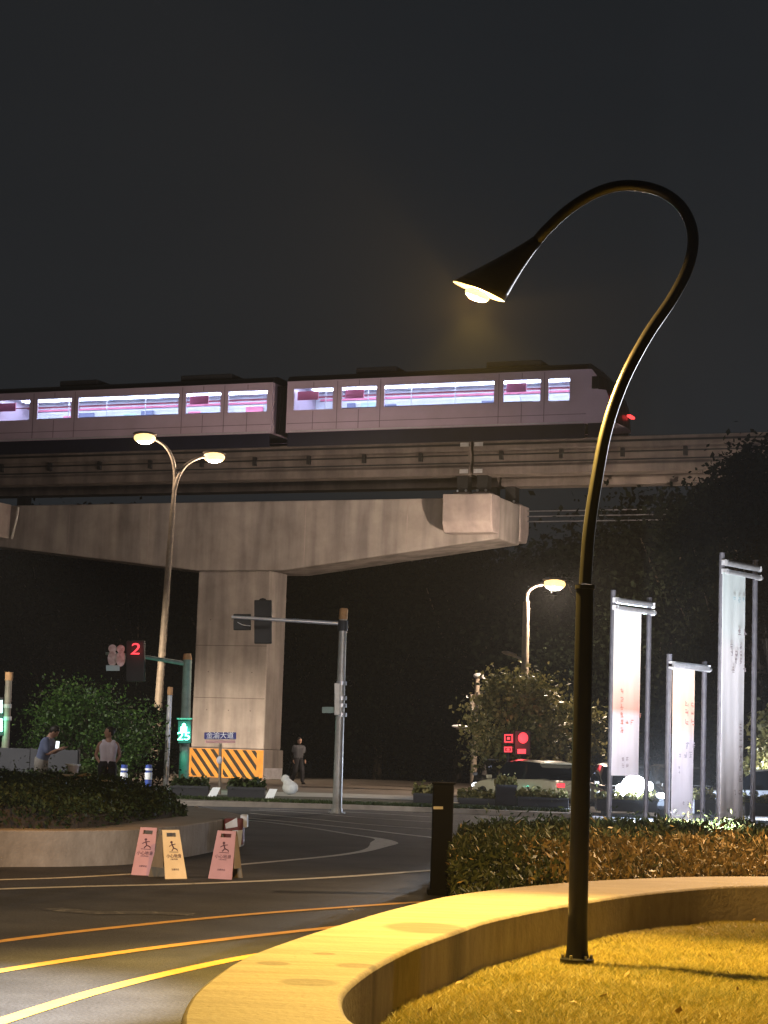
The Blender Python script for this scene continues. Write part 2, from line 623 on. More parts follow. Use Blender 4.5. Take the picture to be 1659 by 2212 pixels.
def lamp(kind, name, loc, power, col, parent=None, radius=.08, aim=None, angle=120, blend=.4):
    d = bpy.data.lights.new(name, kind)
    d.energy = power
    d.color = col
    d.shadow_soft_size = radius
    o = bpy.data.objects.new(name, d)
    COL.objects.link(o)
    loc = Vector(loc)
    if parent is not None:
        o.parent = parent
        o.location = loc - rootloc(parent)
    else:
        o.location = loc
    if kind == 'SPOT':
        d.spot_size = radians(angle)
        d.spot_blend = blend
        o.rotation_mode = 'QUATERNION'
        o.rotation_quaternion = Vector(aim).to_track_quat('-Z', 'Y')
    return o


def text(body, size, loc, xdir, updir, name, m, parent, depth=.003, sx=1.0):
    cu = bpy.data.curves.new(name, 'FONT')
    cu.body = body
    cu.size = size
    cu.align_x = 'CENTER'
    cu.align_y = 'CENTER'
    cu.extrude = depth
    ob = bpy.data.objects.new(name, cu)
    COL.objects.link(ob)
    bpy.context.view_layer.update()
    me = bpy.data.meshes.new_from_object(ob.evaluated_get(bpy.context.evaluated_depsgraph_get()))
    bpy.data.objects.remove(ob)
    x = Vector(xdir).normalized()
    u = Vector(updir).normalized()
    nrm = x.cross(u)
    off = Vector(loc) - rootloc(parent)
    for v in me.vertices:
        p = v.co.copy()
        v.co = off + x * p.x * sx + u * p.y + nrm * p.z
    me.materials.clear()
    me.materials.append(MT[m])
    o = bpy.data.objects.new(name, me)
    COL.objects.link(o)
    o.parent = parent
    return o


def catmull(pts, k=8, closed=False):
    pts = [Vector(p) for p in pts]
    out = []
    n = len(pts)
    for i in range(n if closed else n - 1):
        p0 = pts[(i - 1) % n] if closed or i > 0 else pts[0] * 2 - pts[1]
        p1, p2 = pts[i], pts[(i + 1) % n]
        p3 = pts[(i + 2) % n] if closed or i + 2 < n else pts[-1] * 2 - pts[-2]
        for j in range(k):
            t = j / k
            out.append(.5 * ((2 * p1) + (p2 - p0) * t + (2 * p0 - 5 * p1 + 4 * p2 - p3) * t * t + (3 * p1 - p0 - 3 * p2 + p3) * t ** 3))
    if not closed:
        out.append(pts[-1])
    return out


def bigmesh(name, verts, faces_n, material, parent=None, loc=Vector((0, 0, 0))):
    """fast mesh from an (N, k, 3) array of k-gons"""
    N, k, _ = verts.shape
    me = bpy.data.meshes.new(name)
    me.vertices.add(N * k)
    me.vertices.foreach_set('co', (verts.reshape(-1, 3) - np.array(loc)).astype(np.float32).ravel())
    me.loops.add(N * k)
    me.loops.foreach_set('vertex_index', np.arange(N * k, dtype=np.int32))
    me.polygons.add(N)
    me.polygons.foreach_set('loop_start', np.arange(0, N * k, k, dtype=np.int32))
    me.update(calc_edges=True)
    me.materials.append(MT[material])
    o = bpy.data.objects.new(name, me)
    COL.objects.link(o)
    if parent is not None:
        o.parent = parent
    return o


def leaf_quads(c, size, upbias=.3, aspect=.55, upright=0):
    """leaf-shaped quads (rhombus) at centres c"""
    n = len(c)
    d = RNG.normal(size=(n, 3))
    d[:, 2] += upright * 2.2
    d /= np.linalg.norm(d, axis=1, keepdims=True)
    nr = RNG.normal(size=(n, 3))
    nr[:, 2] += upbias * 3
    s = np.cross(d, nr)
    s /= np.linalg.norm(s, axis=1, keepdims=True) + 1e-9
    L = size * RNG.uniform(.4, 1.55, (n, 1))
    a = c - d * L * .5
    b = c + d * L * .5
    q = np.stack([a, c + s * L * aspect * .5, b, c - s * L * aspect * .5], axis=1)
    return q


def inpoly(xy, poly):
    x, y = xy[:, 0], xy[:, 1]
    inside = np.zeros(len(xy), bool)
    n = len(poly)
    for i in range(n):
        x1, y1 = poly[i][0], poly[i][1]
        x2, y2 = poly[(i + 1) % n][0], poly[(i + 1) % n][1]
        c = ((y1 > y) != (y2 > y)) & (x < (x2 - x1) * (y - y1) / (y2 - y1 + 1e-12) + x1)
        inside ^= c
    return inside


def smooth01(a, b, x):
    t = max(0, min(1, (x - a) / (b - a)))
    return t * t * (3 - 2 * t)


def gz(x, y):
    return -.12 * smooth01(1.0, 6.0, x) * smooth01(50.5, 56, y)


# ================================================================== GROUND
def sheet(name, xs, ys, m, dz=0):
    v, f = [], []
    for y in ys:
        for x in xs:
            v.append((x, y, gz(x, y) + dz))
    n = len(xs)
    for j in range(len(ys) - 1):
        for i in range(n - 1):
            f.append((j * n + i, j * n + i + 1, (j + 1) * n + i + 1, (j + 1) * n + i))
    b = MB()
    b.add(v, f)
    return tag(b.build(name, m), kind='structure')


gx = [-900, -300, -100, -60] + [-50 + 2 * i for i in range(51)] + [60, 100, 300, 900]
sheet('ground', gx, [-300, -60, -20, 0, 20, 40, 48] + [49 + i for i in range(12)] + [64, 70, 90, 150, 400, 1500], 'ground', -.03)
sheet('road', [-45 + 2 * i for i in range(46)], [-18, 0, 20, 40, 48] + [49 + i for i in range(12)] + [64, 70, 76], 'asphalt')


def flat_strip(b, pts, w, z):
    L, R = [], []
    for i, p in enumerate(pts):
        d = (pts[min(i + 1, len(pts) - 1)] - pts[max(i - 1, 0)])
        d.z = 0
        d.normalize()
        nrm = Vector((-d.y, d.x, 0))
        ww = w[i] if hasattr(w, '__len__') else w
        L.append(Vector((p.x, p.y, gz(p.x, p.y) + z)) + nrm * ww / 2)
        R.append(Vector((p.x, p.y, gz(p.x, p.y) + z)) - nrm * ww / 2)
    n = len(pts)
    b.add(L + R, [(i, i + 1, n + i + 1, n + i) for i in range(n - 1)])


def roadline(name, px, w, m):
    pts = catmull([G(x, y) for x, y in px], 8)
    b = MB()
    flat_strip(b, pts, w, .004)
    tag(b.build(name, m), kind='structure')


roadline('lane_marking', [(-260, 2300), (0, 2208), (250, 2131), (480, 2078), (640, 2050)], .13, 'yellow_line')
roadline('lane_marking', [(-250, 2148), (0, 2098), (350, 2046), (700, 2006), (1000, 1977)], .13, 'yellow_line')
roadline('lane_marking', [(-250, 2072), (0, 2034), (260, 2003), (560, 1974), (920, 1948), (1060, 1940)], .12, 'yellow_line')
roadline('lane_marking', [(-200, 1928), (0, 1921), (200, 1915), (400, 1910), (600, 1902), (760, 1893), (925, 1881), (1000, 1876)], .15, 'white_line')
roadline('lane_marking', [(-150, 1905), (0, 1901), (150, 1896), (330, 1886)], .12, 'white_line')
roadline('lane_marking', [(110, 1963), (200, 1972), (300, 1972), (420, 1976)], .30, 'worn_line')
# teardrop nose marking
tw = [.12] * 24 + [.16, .22, .3, .38, .42, .44, .44, .42, .38, .34, .28, .22, .18, .15] + [.12] * 40
tp = catmull([G(x, y) for x, y in [(480, 1873), (520, 1868), (620, 1859), (720, 1849), (790, 1838), (822, 1826), (831, 1819), (818, 1812), (760, 1803), (680, 1790), (600, 1779), (535, 1772)]], 6)
b = MB()
flat_strip(b, tp, [.13 + .34 * math.exp(-((i - 34) / 6.5) ** 2) for i in range(len(tp))], .004)
tag(b.build('lane_marking', 'white_line'), kind='structure')
roadline('lane_marking', [(520, 1766), (640, 1777), (760, 1789), (860, 1801), (930, 1809), (1000, 1816)], .16, 'white_line')
roadline('lane_marking', [(540, 1757), (660, 1768), (780, 1780), (900, 1789), (960, 1793)], .14, 'white_line')
roadline('lane_marking', [(540, 1750), (660, 1756), (780, 1766), (930, 1776)], .12, 'white_line')
roadline('lane_marking', [(560, 1748), (700, 1752), (820, 1758), (930, 1765)], .12, 'white_line')

# far pavement with a kerb, verge and light path
k0, k1, k2 = G(300, 1738), G(800, 1750), G(1240, 1768)
front = catmull([Vector((-40, 49.0, 0)), Vector((-14, 49.2, 0)), Vector((k0.x, k0.y, 0)), Vector((k1.x, k1.y, 0)), Vector((k2.x, k2.y, 0)), Vector((5.4, 51.5, 0)), Vector((5.7, 54, 0))], 6)


def slab(name, front, back, z0, z1, m, parent=None):
    b = MB()
    n = len(front)
    v = [Vector((p.x, p.y, z0)) for p in front] + [Vector((p.x, p.y, z1)) for p in front] + \
        [Vector((p.x, p.y, z0)) for p in back] + [Vector((p.x, p.y, z1)) for p in back]
    f = []
    for i in range(n - 1):
        f += [(i, i + 1, n + i + 1, n + i), (n + i, n + i + 1, 3 * n + i + 1, 3 * n + i), (2 * n + i + 1, 2 * n + i, 3 * n + i, 3 * n + i + 1)]
    f += [(0, n, 3 * n, 2 * n), (n - 1, 3 * n - 1, 4 * n - 1, 2 * n - 1)]
    b.add(v, f)
    return tag(b.build(name, m, parent), kind='structure' if parent is None else None)


def off(line, d):
    return [Vector((p.x, p.y + d, p.z)) for p in line]


slab('kerb', front, off(front, .18), -.05, .12, 'kerb')
pv = slab('pavement', off(front, .18), off(front, 2.4), -.05, .112, 'paving')
slab('verge', off(front, 2.4), off(front, 7.5), -.05, .10, 'ground')
slab('path', off(front, 7.5), off(front, 12.5), -.05, .095, 'path')
plz = slab('plaza', off(front, 12.5), off(front, 40), -.05, .09, 'paving')

# ================================================================== FOREGROUND PLANTER WALL
WALL_Z, LAWN_Z = .45, .10
outer = [(9.0, 22.6), (6.5, 21.6)] + [tuple(G(x, y, WALL_Z).xy) for x, y in
         [(1659, 1893), (1450, 1895), (1227, 1906), (1000, 1930), (860, 1960), (750, 1991), (620, 2032), (520, 2071), (440, 2125), (402, 2168), (391, 2212)]]
inner = [(9.0, 21.5), (6.5, 20.45)] + [tuple(G(x, y, WALL_Z).xy) for x, y in
         [(1659, 1912), (1450, 1922), (1270, 1945), (1080, 1981), (980, 2013), (900, 2042), (830, 2076), (780, 2108), (746, 2140), (741, 2172), (775, 2212)]]
lo, li = Vector((*outer[-1], 0)), Vector((*inner[-1], 0))
outer += [(lo.x + .10, lo.y - .75), (lo.x + .6, lo.y - 1.4), (lo.x + 2.0, lo.y - 1.9), (6.0, lo.y - 2.2), (9, lo.y - 2.2)]
inner += [(li.x + .25, li.y - .35), (li.x + .8, li.y - .6), (li.x + 2.0, li.y - .8), (6.0, li.y - 1.1), (9, li.y - 1.1)]
oc = catmull([(x, y, 0) for x, y in outer], 7)
ic = catmull([(x, y, 0) for x, y in inner], 7)


def ring_wall(name, oc, ic, z0, z1, m, label, cat, cut=None, bev=.025):
    root = thing(name, label, cat, (oc[len(oc) // 2].x, oc[len(oc) // 2].y, 0))
    n = len(oc)
    cuts = cut or [0, n - 1]
    for a, c in zip(cuts[:-1], cuts[1:]):
        b = MB()
        o_, i_ = oc[a:c + 1], ic[a:c + 1]
        q = len(o_)
        v = [Vector((p.x, p.y, z)) for z in (z0, z1) for p in o_] + [Vector((p.x, p.y, z)) for z in (z0, z1) for p in i_]
        f = []
        for i in range(q - 1):
            f += [(i, i + 1, q + i + 1, q + i), (q + i, q + i + 1, 3 * q + i + 1, 3 * q + i), (2 * q + i + 1, 2 * q + i, 3 * q + i, 3 * q + i + 1)]
        f += [(0, q, 3 * q, 2 * q), (q - 1, 3 * q - 1, 4 * q - 1, 2 * q - 1)]
        b.add(v, f)
        b.build('wall_section', m, root, smooth=True, bevel=bev)
    return root


wall_root = ring_wall('planter_wall', oc, ic, -.05, WALL_Z, 'wall', 'low curved rendered planter wall sweeping round the yellow lit lawn', 'wall')
# darker oval stains on the coping
stains = [(590, 2081, .10, .018), (770, 2086, .12, .022), (668, 2122, .16, .028), (920, 2004, .30, .07), (700, 2060, .07, .012)]
mw = MT['wall'].copy()
mw.name = 'planter_wall_stained'
n, l = mw.node_tree.nodes, mw.node_tree.links
bs = n['Principled BSDF']
src = bs.inputs['Base Color'].links[0].from_socket
tcn = n.new('ShaderNodeTexCoord')
for (sx_, sy_, ax_, ay_) in stains:
    c = G(sx_, sy_, WALL_Z) - wall_root.location
    q = n.new('ShaderNodeVectorMath')
    q.operation = 'SUBTRACT'
    q.inputs[1].default_value = c
    l.new(tcn.outputs['Object'], q.inputs[0])
    q2 = n.new('ShaderNodeVectorMath')
    q2.operation = 'MULTIPLY'
    q2.inputs[1].default_value = (1 / ax_, 1 / (ay_ * 6), 1)
    l.new(q.outputs[0], q2.inputs[0])
    q3 = n.new('ShaderNodeVectorMath')
    q3.operation = 'LENGTH'
    l.new(q2.outputs[0], q3.inputs[0])
    mr = n.new('ShaderNodeMapRange')
    mr.inputs['From Min'].default_value = .8
    mr.inputs['From Max'].default_value = 1.05
    mr.inputs['To Min'].default_value = .55
    mr.inputs['To Max'].default_value = 1
    l.new(q3.outputs['Value'], mr.inputs['Value'])
    mx = n.new('ShaderNodeMix')
    mx.data_type = 'RGBA'
    mx.blend_type = 'MULTIPLY'
    mx.inputs['Factor'].default_value = 1
    l.new(src, mx.inputs['A'])
    l.new(mr.outputs['Result'], mx.inputs['B'])
    src = mx.outputs['Result']
l.new(src, bs.inputs['Base Color'])
for ch in wall_root.children:
    ch.data.materials[0] = mw

# lawn: turf sheet and blades
lawn_poly = [(p.x, p.y) for p in ic]
b = MB()
b.add([Vector((x, y, LAWN_Z)) for x, y in lawn_poly], [tuple(range(len(lawn_poly)))])
tag(b.build('lawn_soil', 'turf'), kind='structure')
N = 620000
xy = np.stack([RNG.uniform(-.4, 4.3, N), RNG.uniform(8.2, 20.5, N)], 1)
keep = inpoly(xy, lawn_poly) & (xy[:, 0] < .2 * xy[:, 1] + .25)
xy = xy[keep]
n_ = len(xy)
clump = .5 + .5 * np.sin(xy[:, 0] * 3.1 + 1.3 * np.sin(xy[:, 1] * 2.3)) * np.sin(xy[:, 1] * 2.7 + np.sin(xy[:, 0] * 4.1))
hgt = RNG.uniform(.022, .055, n_) * (.7 + .6 * clump)
ang = RNG.uniform(0, 2 * pi, n_)
lean = RNG.uniform(.6, 2.2, n_) * hgt
base = np.stack([xy[:, 0], xy[:, 1], np.full(n_, LAWN_Z)], 1)
wv = np.stack([np.cos(ang), np.sin(ang), np.zeros(n_)], 1) * RNG.uniform(.0018, .0042, (n_, 1))
la = RNG.uniform(0, 2 * pi, n_)
tip = base + np.stack([np.cos(la) * lean, np.sin(la) * lean, hgt], 1)
g = bigmesh('lawn_grass', np.stack([base - wv, base + wv, tip], 1), 3, 'grass')
tag(g, kind='stuff')

N = 70
xy = np.stack([RNG.uniform(0, 3.6, N), RNG.uniform(9, 19, N)], 1)
xy = xy[inpoly(xy, lawn_poly)]
fl = bigmesh('fallen_leaves', leaf_quads(np.stack([xy[:, 0], xy[:, 1], np.full(len(xy), LAWN_Z + .045)], 1), .055, 2.0, .6), 4, 'leaf_litter')
tag(fl, kind='stuff')

# ================================================================== CURVED STREET LAMP
PB = G(1246, 2088, LAWN_Z)
YB = PB.y
lampcol = (1, .63, .12)
root = thing('street_lamp', 'tall black lamp post with looping top standing on the lawn', 'street lamp', PB, 'curved black street lamps')
lowtop = P(1264, 1268, YB)
b = MB()
b.tube([PB, PB + Vector((0, 0, .055)), PB + Vector((0, 0, .065)), PB + Vector((0, 0, .12)), PB + Vector((0, 0, .35)), lowtop], [.125, .125, .088, .078, .072, .066], 20)
b.build('post', 'black_metal', root, smooth=True)
b = MB()
for k in range(6):
    q = PB + Vector((cos(k * pi / 3) * .105, sin(k * pi / 3) * .105, .055))
    b.tube([q, q + Vector((0, 0, .03))], .012, 6)
b.each('bolt', 'galv', root)
b = MB()
b.tube([lowtop - Vector((0, 0, .015)), lowtop + Vector((0, 0, .012))], [.075, .075], 20)
b.build('collar', 'black_metal', root, smooth=True)
arm_px = [(1264, 1262), (1272, 1150), (1288, 1040), (1312, 920), (1350, 815), (1400, 722), (1452, 645), (1487, 575), (1497, 510), (1478, 455), (1440, 420), (1390, 403), (1335, 402), (1280, 420), (1225, 455), (1180, 497), (1160, 520)]
na = len(arm_px)
arm_pts = catmull([P(x, y, YB + .45 * (i / (na - 1)) ** 2) for i, (x, y) in enumerate(arm_px)], 7)
b = MB()
ra = [.047 - .004 * min(1, i / 60) for i in range(len(arm_pts))]
b.tube(arm_pts, ra, 16)
b.build('arm', 'black_metal', root, smooth=True)
# flared head: loft from the neck ring to the rim ring
YH = YB + .45
neck = arm_pts[-1]
nd = (arm_pts[-1] - arm_pts[-3]).normalized()
rimL, rimR = P(978, 607, YH), P(1090, 652, YH)
rc = (rimL + rimR) / 2
rx = (rimR - rimL) / 2
ry = Vector((0, cos(radians(8)), sin(radians(8)))) * rx.length * .95
K = 28
b = MB()
vs, fs = [], []
rings = 9
q1 = nd.cross(Vector((0, 1, 0))).normalized()
if q1.dot(rx) < 0:
    q1 = -q1
for i in range(rings):
    t = i / (rings - 1)
    te = t ** 1.25
    c = neck.lerp(rc, t)
    ex = (q1 * .045).lerp(rx, te)
    ey = (Vector((0, 1, 0)) * .045).lerp(ry, te)
    for k in range(K):
        a = 2 * pi * k / K
        vs.append(c + ex * cos(a) + ey * sin(a))
for i in range(rings - 1):
    for k in range(K):
        fs.append((i * K + k, i * K + (k + 1) % K, (i + 1) * K + (k + 1) % K, (i + 1) * K + k))
b.add(vs, fs)
hd = b.build('lamp_head', 'black_metal', root, smooth=True)
so = hd.modifiers.new('solid', 'SOLIDIFY')
so.thickness = .006
rn = (rx.cross(ry)).normalized()
if rn.z > 0:
    rn = -rn
b = MB()
b.sphere(rc + rn * .03, .10, 16, 10, (1, .85, .45), Matrix((rx.normalized(), ry.normalized(), rn)).transposed())
b.build('bulb', 'warm_bulb', root, smooth=True)
bulbpos = rc + rn * .15
lamp('SPOT', 'lamp_light', bulbpos, 4100, lampcol, root, .06, (.10, -.38, -1), 96, .45)
lamp('POINT', 'lamp_glow', rc + rn * .12, 1900, (1, .57, .14), root, .03)

# twins of that lamp beyond the frame light the road on the left and the hedge on the right
t2 = dup(root, (-4.6, 10.4, 0), radians(175), 'black looping lamp post on the kerb left of the road')
t3 = dup(root, (6.6, 23.3, .1), radians(-20), 'unseen black looping lamp post behind the lamplit hedge at right')
LIGHTS = {}
for tw_, pw, colr, pos, aim, an in ((t2, 11500, (.97, .95, .93), None, (.20, .52, -1), 36), (t3, 3500, (1, .58, .2), None, (-.30, -.25, -1), 104)):
    for ch in list(tw_.children):
        if ch.type == 'LIGHT':
            d = ch.data.copy()
            ch.data = d
            if d.type == 'SPOT':
                d.energy = pw
                d.color = colr
                d.spot_size = radians(an)
                d.spot_blend = .7
                R_ = tw_.rotation_euler.to_matrix().inverted()
                ch.rotation_mode = 'QUATERNION'
                ch.rotation_quaternion = (R_ @ Vector(aim)).to_track_quat('-Z', 'Y')
            elif tw_ is t3:
                d.energy = 500
                d.color = (.9, .92, 1)
            else:
                bpy.data.objects.remove(ch)

# ================================================================== MONORAIL PIER
TF = -.85
pier = thing('monorail_pier', 'massive T shaped concrete pier carrying the elevated monorail', 'bridge pier', ST(0, 0, 0))
sL = T(417, 1500, TF)[0]
sR = T(574, 1500, TF)[0]
zj = T(500, 1230, TF)[1]
sLb, sRb = T(411, 1640, TF)[0], T(570, 1640, TF)[0]
zs = T(500, 1617, TF)[1]
b = MB()
b.hexa([ST(sL, TF, zs), ST(sR, TF, zs), ST(sR, .85, zs), ST(sL, .85, zs), ST(sL, TF, zj + .02), ST(sR, TF, zj + .02), ST(sR, .85, zj + .02), ST(sL, .85, zj + .02)])
b.build('column', 'concrete', pier, bevel=.06)
for zf_ in (3.4, 5.6):
    b = MB()
    b.stbox(sL + .05, sR - .05, TF - .004, TF + .01, zf_, zf_ + .025)
    b.build('formwork_line', 'beam', pier)
for zf_ in (2.9, 4.5, 6.7):
    for q in (.2, .5, .8):
        b = MB()
        s_ = sL + (sR - sL) * q
        b.tube([ST(s_, TF - .004, zf_), ST(s_, TF + .02, zf_)], .028, 8)
        b.build('tie_hole', 'beam', pier)
b = MB()
b.stbox(sL - .10, sR + .08, TF - .10, .95, 0, zs - .012)
b.build('column_base', 'concrete', pier, bevel=.03)
# painted hazard panel on the base
b = MB()
pz0, pz1 = .08, zs - .03
s0, s1 = sL - .102, sR + .06
b.stbox(s0, s1, TF - .115, TF - .103, pz0, pz1)
b.build('hazard_panel', 'hazard_yellow', pier)
b = MB()


def clip_stripe(pts, x0, x1, z0, z1):
    def clip(poly, f, inter):
        out = []
        for i in range(len(poly)):
            p, q = poly[i], poly[(i + 1) % len(poly)]
            if f(p):
                out.append(p)
            if f(p) != f(q):
                out.append(inter(p, q))
        return out
    for ax, lim, sg in ((0, x0, 1), (0, x1, -1), (1, z0, 1), (1, z1, -1)):
        if not pts:
            return pts
        f = lambda p, ax=ax, lim=lim, sg=sg: sg * (p[ax] - lim) >= 0

        def inter(p, q, ax=ax, lim=lim):
            t = (lim - p[ax]) / (q[ax] - p[ax])
            return (p[0] + (q[0] - p[0]) * t, p[1] + (q[1] - p[1]) * t)
        pts = clip(pts, f, inter)
    return pts


sm = (s0 + s1) / 2 - .12
for (c0, c1) in ((s0 + .22, sm - .05), (sm + .05, s1 - .30)):
    k = -6
    while k < 14:
        xa = c0 + k * .42
        poly = [(xa, pz1), (xa + .19, pz1), (xa + .19 + (pz1 - pz0) * .82, pz0), (xa + (pz1 - pz0) * .82, pz0)]
        poly = clip_stripe(poly, c0, c1, pz0 + .05, pz1 - .02)
        if len(poly) > 2:
            b.extr([ST(p[0], TF - .119, p[1]) for p in poly], B * .003)
        k += 1
b.each('hazard_stripe', 'hazard_black', pier)
b = MB()
b.stbox(sR + .081, sR + .086, TF + .0, .9, .02, .55)
b.build('whitewash_band', 'whitewash', pier)
# crosshead
TC0, TC1 = -1.12, 1.5
cl = T(-60, 1098, TC0)[0]
cr_ = T(1080, 1066, TC0)[0]
ztop = T(600, 1082, TC0)[1]
zend = T(1080, 1163, TC0)[1]
zmid = T(610, 1232, TC0)[1]
sjl, sjr = T(425, 1228, TC0)[0], T(612, 1232, TC0)[0]
b = MB()
prof = [(cl, ztop), (cl, zend), (sjl, zmid), (sjr, zmid), (cr_, zend), (cr_, ztop)]
n = len(prof)
vs = [ST(s, TC0, z) for s, z in prof] + [ST(s, TC1, z) for s, z in prof]
b.add(vs, [(0, 1, 2, 3, 4, 5), (11, 10, 9, 8, 7, 6)] + [(i, (i + 1) % n, n + (i + 1) % n, n + i) for i in range(n)])
b.build('crosshead', 'concrete', pier, bevel=.05)
b = MB()                                                        # pour joints cast proud on the crosshead face
for px in (150, 322, 660, 880):
    s_ = T(px, 1120, TC0)[0]
    zb = zmid + (zend - zmid) * (min(1, abs((s_ - (sjr if s_ > sjr else sjl)) / ((cr_ - sjr) if s_ > sjr else (cl - sjl)))) if not sjl < s_ < sjr else 0)
    b.stbox(s_ - .02, s_ + .02, TC0 - .006, TC0 + .01, zb + .1, ztop - .05)
b.each('pour_joint', 'corbel', pier)
# corbels under the bearings, front and back, at both ends
ca, cb = T(955, 1100, -2.15)[0], T(1062, 1100, -2.15)[0]
cz1, cz0 = T(1010, 1066, -2.15)[1], T(1010, 1126, -2.15)[1]
wc = cb - ca


def corbel(sa, sb, t0, t1, flip):
    b = MB()
    if not flip:
        pr = [(t0, cz1), (t0, cz0), (t0 + .25, cz0 - .42), (t1, cz0 - .42), (t1, cz1)]
    else:
        pr = [(t0, cz1), (t0, cz0 - .42), (t1 - .25, cz0 - .42), (t1, cz0), (t1, cz1)]
    b.extr([ST(sa, t, z) for t, z in pr], A * (sb - sa))
    b.build('corbel', 'corbel', pier, bevel=.04)


for sa in (ca, cl + (cr_ - cb)):
    corbel(sa, sa + wc, -2.15, TC0, False)
    corbel(sa, sa + wc, TC1, 2.65, True)
b = MB()
s_ = T(42, 1100, TC0)[0]
b.tube([ST(s_, TC0 - .12, ztop - .1), ST(s_ - .05, TC0 - .12, ztop - .6), ST(s_ - .25, TC0 - .12, ztop - 1.5)], .07, 10)
b.build('drain_pipe', 'galv', pier, smooth=True)

# ---- guideway beams
TB = -1.55
TBF = TB - .43
zbt = T(1000, 952, TBF)[1]
zbb = T(1000, 1026, TBF)[1]
hb = zbt - zbb


def guideway(tc, s_a, s_b, label, conduit):
    r = thing('guideway_beam', label, 'guideway', ST((s_a + s_b) / 2, tc, zbb), 'monorail guideway beams')
    pr = [(-.43, 1.0), (-.43, .72), (-.34, .66), (-.34, .30), (-.43, .22), (-.43, 0), (.43, 0), (.43, .22), (.34, .30), (.34, .66), (.43, .72), (.43, 1.0)]
    b = MB()
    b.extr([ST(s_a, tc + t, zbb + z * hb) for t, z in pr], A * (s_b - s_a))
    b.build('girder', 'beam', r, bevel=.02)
    if conduit:
        b = MB()
        zc = zbb + .56 * hb
        b.tube([ST(s_a + .05, tc - .50, zc), ST(s_b - .05, tc - .50, zc)], .032, 8)
        b.build('conduit', 'dark', r)
        k = s_a + 1.2
        while k < s_b:
            b = MB()
            b.stbox(k - .07, k + .07, tc - .50, tc - .335, zc - .20, zc + .16)
            b.build('bracket', 'dark', r)
            k += 2.48
        b = MB()
        b.stbox(s_a + .02, s_b - .02, tc - .36, tc - .338, zbb + .33 * hb, zbb + .37 * hb)
        b.stbox(s_a + .02, s_b - .02, tc - .455, tc - .432, zbb + .84 * hb, zbb + .90 * hb)
        b.each('edge_rail', 'dark', r)
    return r


sJ = T(1018, 1000, TBF)[0]
sE = T(1800, 1000, TBF)[0] + 14
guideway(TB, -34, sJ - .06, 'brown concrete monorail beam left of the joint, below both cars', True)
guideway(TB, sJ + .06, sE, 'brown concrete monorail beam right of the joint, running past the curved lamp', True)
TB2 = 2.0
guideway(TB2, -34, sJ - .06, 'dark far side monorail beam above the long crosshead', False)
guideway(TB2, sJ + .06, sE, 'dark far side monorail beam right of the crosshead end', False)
# bearings between beam and crosshead
for tcen in (TB, TB2):
    for sc_ in (sJ - .42, sJ + .42, cl + (cr_ - cb) + wc * .35):
        r = thing('bearing', 'steel bearing block under the %s beam %s' % ('near' if tcen == TB else 'far', 'left of the joint' if sc_ < sJ and sc_ > 0 else ('right of the joint' if sc_ > sJ else 'at the left crosshead end')), 'bearing', ST(sc_, tcen, cz1))
        b = MB()
        b.stbox(sc_ - .34, sc_ + .34, tcen - .36, tcen + .36, cz1, cz1 + .10)
        b.build('sole_plate', 'beam', r)
        b = MB()
        b.stbox(sc_ - .22, sc_ + .22, tcen - .26, tcen + .26, cz1 + .10, zbb - .002)
        b.build('pedestal', 'dark', r)
        b = MB()
        for q in (-.18, .18):
            b.sphere(ST(sc_ + q, tcen - .30, cz1 + .16), .055, 8, 6)
        b.each('bolt', 'steel', r, smooth=True)
# finger plates at the joint
b = MB()
for dz in (.90, .12):
    for sg in (-1, 1):
        b.stbox(sJ + sg * .30 - .18, sJ + sg * .30 + .18, TBF - .03, TBF - .005, zbb + dz * hb - .10, zbb + dz * hb + .06)
r = thing('joint_plate', 'small steel plates bridging the beam joint over the corbel', 'joint plate', ST(sJ, TBF, zbb))
b.each('finger_plate', 'steel', r)
# cable tray on the far beam
r = MB()
for q in range(3):
    z_ = zbb - .95 - .22 * q
    r.tube([ST(cr_ - 1.0, 2.4, z_), ST(cr_ + 9, 2.4, z_ + .02)], .025, 6)
rc_ = thing('service_cable', 'three thin steel cables strung right of the crosshead end', 'cable', ST(cr_, 2.4, zbb - 1))
r.each('strand', 'pole_grey', rc_)

# ================================================================== TRAIN
TT = TB - 1.42
carW = 2.84
zwt = T(700, 837, TT)[1]
zwb = T(700, 884, TT)[1]
zbodyT = T(700, 821, TT)[1]
zbodyB = T(700, 932, TT)[1]
zskirt = T(700, 962, TT)[1]


def sx(px, y=860):
    return T(px, y, TT)[0]


def wall_grid(b, s0, s1, z0, z1, t0, t1, ops):
    """a wall with rectangular openings, built from butted boxes"""
    ops = sorted(ops)
    b.stbox(s0, s1, t0, t1, z0, zwb)
    b.stbox(s0, s1, t0, t1, zwt, z1)
    c = s0
    for a, d in ops:
        b.stbox(c, a, t0, t1, zwb, zwt)
        c = d
    b.stbox(c, s1, t0, t1, zwb, zwt)


